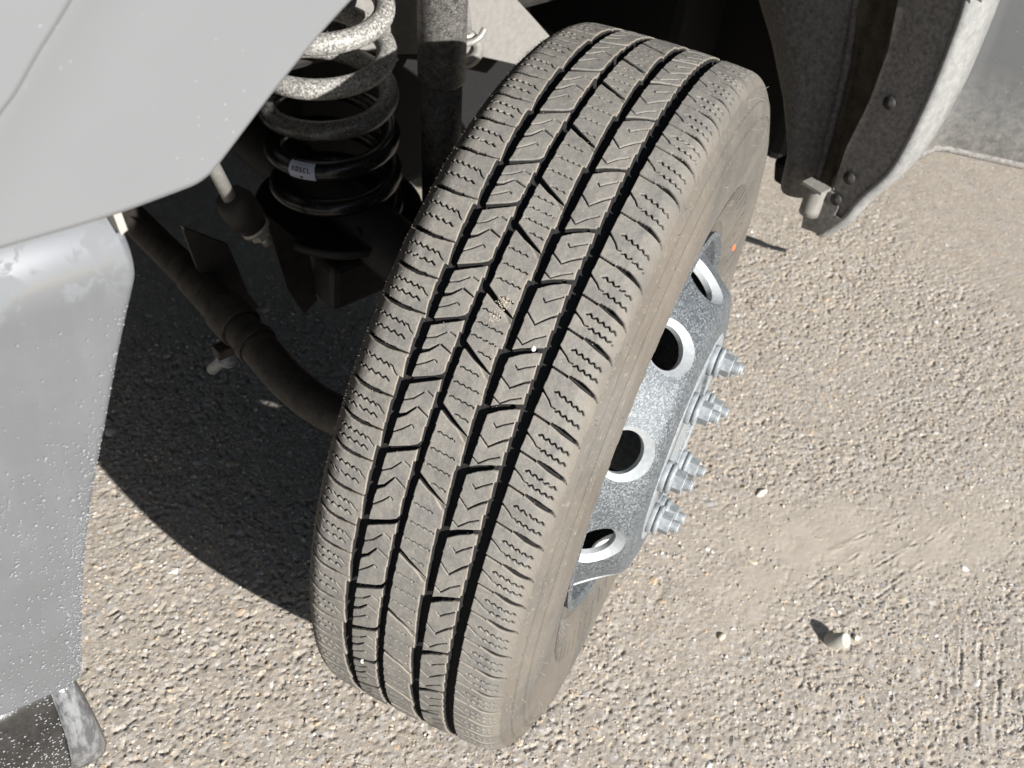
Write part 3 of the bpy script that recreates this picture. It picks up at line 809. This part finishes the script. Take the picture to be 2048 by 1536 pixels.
def lug(k, proto=[]):
    if not proto:
        m = MB()
        m.lathe([(.0170, -.0005), (.0178, .0008), (.0178, .0050), (.0172, .0058), (.0150, .0060), (.0150, .0074), (.0168, .0076), (.0174, .0086), (.0172, .0108), (.0150, .0125), (.0110, .0128), (.0001, .0128)], 28)
        hexa = [(.0130 * math.cos(math.radians(60 * i + 12)), .0130 * math.sin(math.radians(60 * i + 12))) for i in range(6)]
        m.prism(hexa, .0115, .0240, lambda a, b, d: (a, b, d))
        pr = [(.0072, .022)]
        for q in range(5): pr += [(.0075, .0242 + q * .0015), (.0065, .0242 + q * .0015 + .00075)]
        pr += [(.0069, .0318), (.0060, .0335), (.0001, .0338)]
        m.lathe(pr, 20)
        o = m.build('lug_nut', M_NUT, wheel, bevel=.0008)
        proto.append(o)
    o = proto[0] if k == 0 else proto[0].copy()
    if k: SC.collection.objects.link(o)
    a = math.radians(34.5 + 45 * k)
    o.parent = wheel
    o.matrix_local = Matrix.Translation((.1016 * math.cos(a), .1016 * math.sin(a), .1512)) @ Matrix.Rotation(a + k * 1.3, 4, 'Z')
for k in range(8): lug(k)
# the pale clamping plate under the nuts
pm = MB(); pm.lathe([(.078, .1502), (.1235, .1502), (.1262, .1488), (.1268, .150), (.1250, .1512), (.078, .1512)], 96, close=True); pm.build('wear_ring', M_NUT, wheel)
hm = MB(); hm.lathe([(.0001, .149), (.050, .149), (.060, .148), (.0735, .147), (.0640, .12), (.0640, -.06), (.09, -.062), (.09, -.10), (.0001, -.10)], 40); hm.build('hub', M_NUT, wheel)
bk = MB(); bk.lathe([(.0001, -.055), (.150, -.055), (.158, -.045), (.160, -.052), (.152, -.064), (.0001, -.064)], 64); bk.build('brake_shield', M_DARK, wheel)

# ------------------------------------------------------------------ suspension and steering
def spring():
    m = MB(); pts = []
    turns = 5.9; z0, z1 = .395, .735
    for i in range(int(turns * 40) + 1):
        t = i / 40
        z = .440 + (t - .55) * .058 if t > .55 else .440 - (.55 - t) * .050
        a = math.pi * (-.58) + t * 2 * math.pi
        cx = -.004 - (z - .40) * .11
        pts.append((cx + .0775 * math.cos(a), .45 + .0775 * math.sin(a), z - .012))
    m.tube(pts, .0127, 18)
    s = m.build('coil_spring', M_SPRING, truck)
    # paper label wrapped round one coil, with two lines of print
    i0 = min(range(len(pts)), key=lambda i: abs(pts[i][0] - (-.085)) + 3 * abs(pts[i][2] - .514) + (2 if pts[i][1] > .45 else 0))
    lab = MB(); ink = MB()
    def onwire(i, ang, r):
        p = Vector(pts[i]); t = (Vector(pts[i + 1]) - Vector(pts[i - 1])).normalized()
        rad = Vector((p.x - (-.01), p.y - .45, 0)).normalized(); up = t.cross(rad).normalized()
        if up.z < 0: up = -up
        return p + (rad * math.cos(ang) + up * math.sin(ang)) * r
    rows = np.linspace(-.9, 1.25, 12)
    ii = np.linspace(0, 1, 7)
    def P(fx, fa, r=.01305):
        f = i0 - 1.3 + fx * 2.6; i = int(math.floor(f)); t = f - i
        return onwire(i, fa, r).lerp(onwire(i + 1, fa, r), t)
    lab.grid([[P(f, a, .01295) for a in rows] for f in ii])
    lo = lab.build('spring_label', M_LABEL, s)
    # printed characters (as far as they can be read) and a round mark under them
    GL = {'K': ['101', '101', '110', '101', '101'], '0': ['111', '101', '101', '101', '111'], '5': ['111', '100', '111', '001', '111'], 'C': ['111', '100', '100', '100', '111'], 'L': ['100', '100', '100', '100', '111']}
    for ci, ch in enumerate('K05CL'):
        for ry, row in enumerate(GL[ch]):
            for rx, b in enumerate(row):
                if b == '1':
                    x0 = .13 + ci * .15 + rx * .036; a1 = .66 - ry * .095
                    ink.add([P(x0, a1), P(x0 + .04, a1), P(x0 + .04, a1 - .1), P(x0, a1 - .1)], [(0, 1, 2, 3)])
    for q in range(8):
        a, b = q * math.pi / 4, (q + 1) * math.pi / 4
        ink.add([P(.5, -.35), P(.5 + .07 * math.cos(a), -.35 + .16 * math.sin(a)), P(.5 + .07 * math.cos(b), -.35 + .16 * math.sin(b))], [(0, 1, 2)])
    ink.build('label_print', M_INK, s)
spring()
seat = MB()
seat.lathe([(.02, .385), (.105, .385), (.112, .392), (.114, .404), (.109, .404), (.106, .394), (.02, .393)], 48, org=(-.004, .45, 0), close=True)
seat.build('spring_seat', M_BLACKSTEEL, truck)

sh = MB()
ax0, ax1 = Vector((.158, .43, .40)), Vector((.129, .43, .74))
dirv = (ax1 - ax0).normalized()
sh.lathe([(.0001, -.12), (.0275, -.12), (.0280, .19), (.0001, .19)], 36, org=ax0, axis=dirv)
sh.build('shock_absorber', M_SHOCK, truck)
sl = MB(); sl.lathe([(.0285, .162), (.0318, .163), (.0325, .166), (.0325, .50), (.0300, .505), (.0001, .505)], 40, org=ax0, axis=dirv)
sl.build('shock_dust_cover', M_SHOCK, truck)
ey = MB(); ey.lathe([(.012, -.006), (.024, -.008), (.026, -.004), (.026, .010), (.012, .012)], 32, org=(.205, .46, .578), axis=(-.35, -.9, .1), close=True)
ey.tube([(.205, .46, .60), (.196, .47, .66)], .010, 10)
ey.build('shock_eye_bushing', M_BRIGHT, truck)
hk = MB(); hk.tube(smoothpath([(.165, .44, .605), (.190, .44, .597), (.212, .44, .600), (.222, .44, .612)], 5), .0045, 8); hk.build('brake_hose_clip', M_BRIGHT, truck)

tr = MB(); tr.tube(smoothpath([(-.235, 1.25, .37), (-.232, .90, .37), (-.23, .653, .362), (-.23, .428, .368)], 6), .0205, 24); tr.build('tie_rod', M_TIEROD, truck)
t2 = MB(); t2.tube(smoothpath([(-.23, .45, .368), (-.23, .34, .366), (-.23, .287, .364), (-.23, .225, .360), (-.222, .165, .361), (-.205, .11, .372), (-.18, .06, .39)], 8), .0235, 24); t2.build('tie_rod_sleeve', M_TIEROD, truck)
cl = MB()
cl.lathe([(.0232, -.020), (.0280, -.020), (.0280, .020), (.0232, .020)], 32, org=(-.23, .352, .367), axis=(0, 1, 0), close=True)
cl.lathe([(.0232, -.006), (.0268, -.006), (.0268, .006), (.0232, .006)], 32, org=(-.23, .300, .365), axis=(0, 1, 0), close=True)
cl.prism([(-.262, .325), (-.232, .325), (-.232, .340), (-.262, .340)], .335, .352, lambda a, b, d: (a, d, b))
clamp = cl.build('tie_rod_clamp', M_TIEROD, truck, bevel=.0015)
cb = MB(); cb.lathe([(.0001, -.012), (.0115, -.012), (.0115, -.002), (.0145, -.001), (.0145, .002), (.0075, .003), (.0075, .052), (.0001, .052)], 18, org=(-.243, .350, .312), axis=(-.12, .55, -.75)); cb.build('clamp_bolt', M_NUT, clamp)

lk = MB(); lk.tube([(-.245, .385, .66), (-.236, .382, .60), (-.207, .38, .520)], .0085, 14); lk.build('sway_bar_link', M_BRIGHT, truck)
lj = MB(); lj.lathe([(.0001, -.030), (.017, -.028), (.023, -.015), (.023, .012), (.0175, .016), (.0175, .024), (.0001, .024)], 26, org=(-.193, .38, .498), axis=(.45, -.25, -.86))
j0 = lj.build('sway_bar_joint', M_BLACKSTEEL, truck)
ln = MB(); ln.prism([(.013 * math.cos(q * math.pi / 3), .013 * math.sin(q * math.pi / 3)) for q in range(6)], .030, .042, lambda a, b, d: (Vector((-.193, .38, .498)) + Vector((.45, -.25, -.86)).normalized() * d + Vector((.89, .12, .43)) * a + Vector((-.05, -.96, .27)) * b))
ln.lathe([(.0001, .024), (.0185, .024), (.0185, .030), (.0001, .030)], 24, org=(-.193, .38, .498), axis=(.45, -.25, -.86))
ln.lathe([(.0001, .042), (.006, .042), (.006, .056), (.0001, .056)], 14, org=(-.193, .38, .498), axis=(.45, -.25, -.86))
ln.build('joint_nut', M_BRIGHT, j0)

ax = MB(); ax.tube([(0.01, .12, .395), (.01, .9, .37), (.01, 1.7, .37)], .042, 24); ax.build('axle_tube', M_BLACKSTEEL, truck)
kn = MB(); kn.box((-.06, .08, .28), (.07, .17, .53)); kn.tube([(-.02, .14, .36), (-.12, .12, .365), (-.19, .10, .375)], .03, 12); kn.build('steering_knuckle', M_BLACKSTEEL, truck, bevel=.012)
for sgn, pts in ((0, [(-.150, .47), (-.112, .42), (-.085, .395), (-.070, .29), (-.092, .275), (-.118, .33)]), (1, [(-.25, .47), (-.19, .42), (-.165, .33), (-.150, .30), (-.168, .29), (-.20, .33), (-.235, .40)])):
    b = MB(); b.prism(pts, .405 + .02 * sgn, .411 + .02 * sgn, lambda a, bb, d: (a, d, bb)); b.build('axle_bracket', M_BLACKSTEEL, truck, bevel=.001)
kn2 = MB(); kn2.box((-.075, .36, .30), (.115, .54, .375)); kn2.build('axle_pad', M_BLACKSTEEL, truck, bevel=.01)

fr = MB(); fr.box((-.70, .545, .555), (3.2, .62, .745)); fr.build('frame_rail', M_BLACKSTEEL, truck, bevel=.012)  # rail coloured near black to stand for shade beyond the pale plate
ap = MB(); ap.prism([(.04, .60), (.10, .575), (.22, .548), (.28, .528), (.40, .478), (.436, .505), (.412, .532), (.375, .567), (.335, .604), (.290, .655), (.23, .745), (.19, .80), (.04, .80)], .500, .506, lambda a, b, d: (a, d, b)); ap.build('lit_frame_plate', M_FRAME, truck, bevel=.002)  # pale plate cut to the sunlit patch; shadow edge put into its outline
tw = MB(); tw.prism([(-.10, .60), (.06, .60), (.05, .66), (.06, .76), (.10, .95), (-.14, .95), (-.11, .76)], .535, .543, lambda a, b, d: (a, d, b)); tw.build('spring_tower', M_SHOCK, truck, bevel=.002)
ub = MB(); ub.box((-.72, .63, .60), (3.2, 1.75, .98)); ub.box((-.62, .30, .80), (.50, .63, 1.15)); ub.box((-.95, .10, .48), (-.73, 1.75, 1.12)); ub.box((.74, .02, .53), (3.2, .64, .70)); ub.box((-.72, .80, .30), (3.2, 1.75, .62)); ub.box((.70, .22, .36), (.78, .80, .95)); ub.box((.60, .40, .40), (.78, .80, .95)); ub.box((.03, .625, .24), (.50, .68, .60)); ub.build('underbody_light_block', M_DARK, truck, bevel=.02)  # underbody, plus boxes added to stop sun and hide lit ground
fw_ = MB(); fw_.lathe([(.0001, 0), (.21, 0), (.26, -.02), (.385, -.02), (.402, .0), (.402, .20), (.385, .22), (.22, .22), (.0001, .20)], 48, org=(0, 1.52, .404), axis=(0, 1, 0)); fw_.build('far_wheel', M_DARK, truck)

# ------------------------------------------------------------------ bodywork
Y0 = -.12
def body_y(x, z):
    """lateral position of the painted side, bulging a little round the arch"""
    return Y0 + .10 * max(0, z - 1.05) ** 1.3 + .55 * max(0, -.62 - x) ** 1.6 + (.028 if x > .42 else .028 * max(0, min(1, (x - .30) / .12))) - .003 * max(0, 1 - max(0, ((x + .572) * .745 - (z - 1.0175) * .667)) / .034) ** 2
arch = smoothpath([(-.483, .934), (-.443, .972), (-.397, 1.010), (-.30, 1.072), (-.17, 1.112), (0, 1.125), (.15, 1.105), (.28, 1.045), (.375, .955), (.435, .875), (.468, .82)], 6)
low = smoothpath([(-.90, .938), (-.76, .928), (-.66, .924), (-.607, .923), (-.576, .922), (-.548, .9215), (-.526, .9225), (-.509, .9235), (-.499, .9245), (-.491, .9275), (-.486, .9315)], 4)
outl = [tuple(p) for p in low] + [tuple(p) for p in arch]
outl = [tuple(np.array(a) + (np.array(b) - np.array(a)) * t) for a, b in zip(outl[:-1], outl[1:]) for t in (0, .34, .67)] + [outl[-1]]
fd = MB()
rows = []
for (x, z) in outl:
    col = []
    for q in range(61):
        t = (q / 60) ** 1.2
        zz = z + (1.33 - z) * t
        col.append((x, body_y(x, zz), zz))
    rows.append(col)
fd.grid(rows)
lipv = []
for (x, z) in outl:        # the returned flange behind the edge
    lipv.append([(x, body_y(x, z), z), (x - .0005, body_y(x, z) + .0015, z - .0004), (x, body_y(x, z) + .022, z + .003)])
fd.grid(lipv)
fender = fd.build('fender', M_PAINT, truck)
fender.modifiers.new('solid', 'SOLIDIFY').thickness = .0012
# headlamp-side panel, standing a few millimetres proud of the fender along a curved seam
hp = MB()
seam = smoothpath([(-.476, 1.14), (-.521, 1.085), (-.556, 1.042), (-.572, 1.024), (-.586, 1.007), (-.598, .995), (-.63, .955), (-.65, .932)], 4)
rows = []
for (x, z) in seam:
    rows.append([(x + .001, body_y(x, z) + .002, z)] + [(x - d, body_y(x - d, z + d * .25) - .0045, z + d * .25) for d in (.0008, .004, .03, .08, .15, .25)])
hp.grid(rows); hp.build('headlamp_surround', M_PAINT, truck)

hd = MB(); hd.grid([[(x, y, 1.33 + .10 * math.sin((y + .12) / 2.0 * math.pi)) for y in np.linspace(-.09, 1.85, 10)] for x in np.linspace(-.9, .75, 8)]); hd.build('hood', M_PAINT, truck, solid=.004)
bs = MB(); bs.grid([[(x, body_y(x, z) , z) for z in np.linspace(.83, 1.33, 6)] for x in np.linspace(.4705, 1.05, 6)]); bs.build('fender_rear_panel', M_PAINT, truck, solid=.002)
dr = MB(); dr.grid([[(x, -.095 - .02 * math.sin((z - .6) / .75 * math.pi), z) for z in np.linspace(.60, 1.35, 8)] for x in np.linspace(1.056, 2.3, 6)]); dr.build('door', M_PAINT, truck, solid=.003)

# chrome bumper end: top roll, face, rear edge curved as seen
edge = smoothpath([(-.550, .920), (-.5435, .912), (-.540, .899), (-.540, .882), (-.543, .871), (-.551, .849), (-.561, .820), (-.572, .785), (-.584, .748), (-.594, .711), (-.604, .668), (-.611, .629), (-.618, .580), (-.621, .557), (-.6245, .545), (-.633, .541)], 4)
def bump_y(x, z):
    top = max(0, (z - .872) / .05)
    return -.120 + .026 * top ** 2 - .004 * math.sin(min(1, max(0, (.87 - z) / .33)) * math.pi) + .9 * max(0, -.66 - x) ** 1.7
bp = MB(); rows = []
for k, (x, z) in enumerate(edge):
    zf = z
    rows.append([(x + .001, bump_y(x, z) + .020, zf + (.004 if k < 12 else 0)), (x + .0008, bump_y(x, z) + .003, zf)] + [(x - d, bump_y(x - d, zf + d * (.02 if k < 40 else .14)), zf + d * (.02 if k < 40 else .14)) for d in (.0005, .004, .012, .03, .06, .1, .16, .25, .36)])
bp.grid(rows)
bumper = bp.build('bumper', M_CHROME, truck)
bumper.modifiers.new('solid', 'SOLIDIFY').thickness = .0022
gapf = MB(); gapf.box((-.9, -.085, .895), (-.548, -.04, .935)); gapf.build('bumper_filler_strip', M_LINER, truck)
tb = MB(); tb.prism([(-.5475, .9225), (-.5430, .9225), (-.5405, .908), (-.5445, .906)], -.118, -.100, lambda a, b, d: (a, d, b)); tb.build('bumper_tab', M_WHITE, truck)

# lower valance with a pale moulded edge
va = MB(); rows = []
for t in np.linspace(0, 1, 8):
    z = .5415 - .118 * t; xr = -.6335 + .008 * t
    rows.append([(xr - d, -.112 - .010 * math.sin(t * math.pi) + .9 * max(0, -.66 - xr + d) ** 1.7 + .006 * (d > .03) * math.sin(d * 60 + t * 3), z + d * .14) for d in (0, .004, .012, .03, .06, .1, .16, .25)])
va.grid(rows); va.build('bumper_valance', M_VAL, truck, solid=.002)
ve = MB(); rows = []
for t in np.linspace(0, 1, 14):
    z = .5405 - .118 * t; xr = -.6335 + .008 * t; w = .006 + .004 * t; y = -.1135 - .010 * math.sin(t * math.pi)
    j1, j2 = rnd.uniform(-.0012, .0012), rnd.uniform(-.0008, .0008)
    rows.append([(xr - .012 - .010 * t, y - .0012, z), (xr - .004 - .003 * t, y - .0030 + j2, z), (xr + .002, y - .0026, z + j2), (xr + w * .6, y - .0005 + j1, z), (xr + w, y + .006, z + j1)])
ve.grid(rows); ve.build('valance_edge', M_CLEAR, truck, solid=.0022)

# drops and dried spatter: beads sitting on the chrome and on the valance
def drops(name, parent, n, pick):
    m = MB()
    for q in range(n):
        p, r, st = pick()
        V = [(p[0], p[1] - r * .55, p[2])]
        F = []
        for ring, (rr, dy) in enumerate(((.6, -.42), (1.0, .0005))):
            for k in range(6):
                a = k * math.pi / 3
                V.append((p[0] + r * rr * math.cos(a), p[1] + r * dy, p[2] + r * rr * st * math.sin(a)))
        for k in range(6):
            F.append((0, 1 + k, 1 + (k + 1) % 6)); F.append((1 + k, 7 + k, 7 + (k + 1) % 6, 1 + (k + 1) % 6))
        m.add(V, F)
    o = m.build(name, M_DROP, parent); o['kind'] = 'stuff'
def pick_face():
    while True:
        z = rnd.uniform(.545, .862); xr = float(np.interp(z, [e[1] for e in edge][::-1], [e[0] for e in edge][::-1]))
        d = rnd.random() ** 1.6 * .11 + .0012
        if z > .78 and rnd.random() < .75: continue
        run = math.sin(d * 560 + 2 * math.sin(z * 9)) + .6 * math.sin(d * 1400)
        if d > .012 and run < .55 and rnd.random() < .78: continue
        x = xr - d
        r = rnd.uniform(.00035, .0008) * (1.5 if rnd.random() < .12 else 1)
        return (x, bump_y(x, z) - .0011, z), r, rnd.uniform(.45, .9)
drops('water_drops', bumper, 1250, pick_face)
val = [o for o in truck.children if o.name == 'bumper_valance'][0]
def pick_val():
    t = rnd.random(); d = rnd.random() * .09 + .004
    z = .5415 - .118 * t; xr = -.6335 + .008 * t; x = xr - d
    return (x, -.1135 - .010 * math.sin(t * math.pi) + .9 * max(0, -.66 - x) ** 1.7 + .006 * (d > .03) * math.sin(d * 60 + t * 3), z + d * .14), rnd.uniform(.0004, .0010), rnd.uniform(.4, .9)
drops('water_drops', val, 700, pick_val)

# rear of the wheel opening: dark flange, pale flare lip, liner, rocker
XF = .47
fl = MB()
fpoly = [(-.074, .825), (-.080, .753), (-.080, .675), (-.072, .593), (-.0475, .534), (-.036, .497), (-.020, .492), (-.0015, .528), (.002, .583), (-.006, .658), (-.005, .725), (.007, .79), (.03, .86), (-.05, .88)]
fl.prism(fpoly, XF, XF + .004, lambda a, b, d: (d, a, b))
flange = fl.build('arch_flange', M_LINER, truck, bevel=.0012)
cp = MB()
cp.prism([(-.036, .495), (-.013, .456), (.021, .448), (.028, .490), (.020, .508), (.005, .522), (-.012, .521), (-.021, .506), (-.020, .494)], XF - .004, XF + .003, lambda a, b, d: (d, a, b))
cp.build('flange_corner_plate', M_LINER, truck, bevel=.0015)
for (y, z) in ((-.034, .668), (-.020, .552), (-.0135, .515)):
    b = MB(); b.lathe([(.0001, -.0026), (.0035, -.0022), (.0046, -.0006), (.0085, -.0002), (.0085, .002), (.0001, .002)], 20, org=(XF - .0045, y, z), axis=(1, 0, 0)); b.build('flange_bolt', M_BLACKSTEEL, flange)
tab = MB()
arcp = [(.0135 * math.cos(a), .0135 * math.sin(a)) for a in np.linspace(-.3, math.pi + .3, 12)]
rows = [[(XF - .006 - b_ * 1.0, .016 + a_, .521 - .044 * t) for a_, b_ in arcp] for t in np.linspace(0, 1, 6)]
tab.grid(rows); tab.box((XF - .024, .000, .521), (XF - .002, .031, .5245)); tab.build('liner_clip', mat_plain('pale_clip_plastic', (.20, .19, .172), .5), truck, solid=.0015)

lp = MB(); rows = []
lin = smoothpath([(.875, -.05), (.825, -.0745), (.753, -.0805), (.675, -.0805), (.593, -.0725), (.534, -.048), (.497, -.0365), (.470, -.022), (.452, -.008)], 5)
for k, (z, y) in enumerate(lin):
    t = k / (len(lin) - 1)
    w = float(np.interp(z, [.45, .49, .54, .60, .70, .83], [.006, .012, .028, .048, .062, .066]))
    rows.append([(XF - .003, y + .006, z), (XF - .003, y, z), (XF + .002, y - .004, z), (XF + w * .5, y - .007, z + .002), (XF + w, y - .004, z + .004), (XF + w + .003, y + .012, z + .006)])
lp.grid(rows); lp.build('wheel_flare', M_FLARE, truck, solid=.0015)

ln_ = MB(); rows = []
for (x, z, yo, yi) in [(.545, .452, .052, .115), (.55, .50, .058, .124), (.555, .56, .066, .163), (.555, .62, .074, .205), (.55, .70, .090, .27), (.53, .80, .075, .36), (.49, .90, .02, .48), (.42, 1.0, -.02, .5), (.32, 1.09, -.06, .5), (.18, 1.15, -.07, .5), (0, 1.17, -.07, .5), (-.18, 1.15, -.07, .5), (-.32, 1.10, -.07, .5), (-.42, 1.04, -.07, .5), (-.50, .97, -.06, .5), (-.545, .90, -.03, .3)]:
    rows.append([(x - .035 * math.sin(t * math.pi) * (1 if z < .8 else .4), yo + (yi - yo) * t, z) for t in np.linspace(0, 1, 8)])
ln_.grid(rows); ln_.build('wheel_liner', M_LINER, truck, solid=.004)
st_ = MB(); rows = []
for (z, ya, yb) in [(.456, .010, .050), (.50, .008, .056), (.56, .000, .064), (.62, -.004, .072), (.70, -.004, .088), (.79, .007, .08), (.86, .03, .05)]:
    rows.append([(XF + .004, ya, z), (XF + .05, ya + .012, z), (.548, yb - .012, z), (.5485, yb - .003, z), (.538, yb + .003, z)])
st_.grid(rows); st_.build('liner_recess', M_LINER2, truck, solid=.002)
bl = MB(); bl.tube(smoothpath([(.537, .057, .462), (.541, .067, .56), (.542, .078, .65), (.541, .094, .73), (.52, .085, .80)], 6), .0055, 10); bl.build('liner_bead', M_LINER, truck)
bx = MB(); bx.prism([(.02, .43), (.14, .425), (.15, .46), (.05, .475)], .56, .63, lambda a, b, d: (d, a, b)); bx.build('mud_guard_stub', M_DARK, truck, bevel=.006)

rk = MB(); rows = []
for z, o_ in ((.548, .000), (.553, -.004), (.60, -.006), (.70, -.004), (.80, .004), (.90, .010)):
    rows.append([(x, y + o_, z) for x, y in ((.545, -.045), (.60, -.030), (.655, -.030), (.672, -.042), (.735, -.132), (.765, -.155), (.82, -.165), (1.4, -.165), (2.4, -.165))])
rk.grid(rows)
rk.grid([[(x, y, .548) for x, y in ((.60, -.030), (.655, -.030), (.672, -.042), (.735, -.132), (.765, -.155), (.82, -.165), (1.4, -.165), (2.4, -.165))], [(x, y, .545) for x, y in ((.60, .02), (.66, .02), (.70, .02), (.76, .0), (.80, -.02), (.86, -.03), (1.4, -.03), (2.4, -.03))]])
rk.build('running_board', M_ROCKER, truck, solid=.003)
lg = MB(); lg.tube([(.60, -.032, .546), (.655, -.032, .546), (.673, -.044, .546), (.736, -.134, .546), (.766, -.157, .546), (.82, -.167, .546), (1.4, -.167, .546)], .006, 8); lg.build('running_board_edge', M_LINER, truck)

# ------------------------------------------------------------------ loose things
def gz(x, y):
    return float(ground_height(np.array([[x]]), np.array([[y]]))[0][0, 0])
cs = MB()
base = Vector((.309, -.322, gz(.309, -.322) - .002)); tip = base + Vector((.005, -.021, .0225))
axv = (tip - base).normalized()
Lc = (tip - base).length
cs.lathe([(.0001, 0), (.0100, 0), (.0106, .0015), (.0110, Lc * .5), (.0108, Lc - .001), (.0098, Lc), (.0080, Lc - .0006), (.0001, Lc - .001)], 26, org=base, axis=axv)
tag(cs.build('paper_stub', M_WHITE), 'short white round stub standing on the dusty asphalt with long shadow', 'litter')

def pebble(name, loc, r, label, seed, parent_M=None, sq=(1, 1, 1), mat=M_PEB, cat='pebble', group=None):
    bm = bmesh.new(); bmesh.ops.create_icosphere(bm, subdivisions=3, radius=1)
    q = random.Random(seed); off = [Vector((q.uniform(-1, 1), q.uniform(-1, 1), q.uniform(-1, 1))).normalized() for _ in range(9)]
    cut = [q.uniform(.62, .95) for _ in range(9)]
    for v in bm.verts:
        for o_, c in zip(off, cut):
            d = v.co.dot(o_)
            if d > c: v.co -= o_ * (d - c) * .85
        v.co = Vector((v.co.x * r * sq[0], v.co.y * r * sq[1], v.co.z * r * sq[2]))
    me = bpy.data.meshes.new(name); bm.to_mesh(me); bm.free()
    me.polygons.foreach_set('use_smooth', [True] * len(me.polygons))
    o = obj(name, me, mat)
    o.location = loc
    return tag(o, label, cat, group)
def on_tread(s, u, h):
    r, z, nr, nz = [float(v) for v in tyre_profile(np.array([u / 1000]))]
    a = s / 1000 / RT; r += h
    p = WM @ Vector((r * math.cos(a), r * math.sin(a), z))
    return p
pebble('pebble', on_tread(31.0, 38.5, -.0010), .0024, 'white chip of stone wedged in a cross groove of the right middle tread row', 3)
pebble('pebble', on_tread(413.5, -39, -.0012), .0024, 'white chip of stone wedged in the lower left tread near the ground', 5)
M_TAN = mat_plain('tan_stone', (.52, .43, .33), .8, 0, .3, .2, 90)
def gp(x, y, r, label, seed, sq=(1, 1, .6), mat=M_TAN):
    pebble('stone', (x, y, gz(x, y) + r * sq[2] * .45), r, label, seed, None, sq, mat, 'stone')
gp(.449, -.082, .0085, 'cream oblong stone on dusty soil right of the wheel nuts', 13, (1.5, .7, .5), mat_plain('cream_stone', (.66, .58, .46), .8))
gp(.345, -.345, .0048, 'small yellowish white stone on the ground just above the paper stub', 14, (1, .9, .7), mat_plain('ivory_stone', (.74, .68, .52), .7))
gp(.185, -.225, .0065, 'small white stone lying between wheel and paper stub', 15, (1.1, .8, .6))

# a low dark tapering strip laid on the asphalt behind the tyre
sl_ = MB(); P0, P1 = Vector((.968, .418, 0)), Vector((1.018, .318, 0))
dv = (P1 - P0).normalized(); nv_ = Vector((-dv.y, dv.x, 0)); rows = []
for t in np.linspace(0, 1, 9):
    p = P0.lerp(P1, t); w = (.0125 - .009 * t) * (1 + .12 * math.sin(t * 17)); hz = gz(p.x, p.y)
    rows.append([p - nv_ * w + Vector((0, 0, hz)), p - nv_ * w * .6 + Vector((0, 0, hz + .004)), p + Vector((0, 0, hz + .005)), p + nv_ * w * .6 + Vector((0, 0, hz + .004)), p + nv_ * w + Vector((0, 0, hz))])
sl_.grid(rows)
tag(sl_.build('dark_strip', mat_plain('black_strip', (.012, .012, .013), .8, 0, .3), solid=.002), 'thin black tapering strip lying on sunlit asphalt just behind the tyre', 'litter')
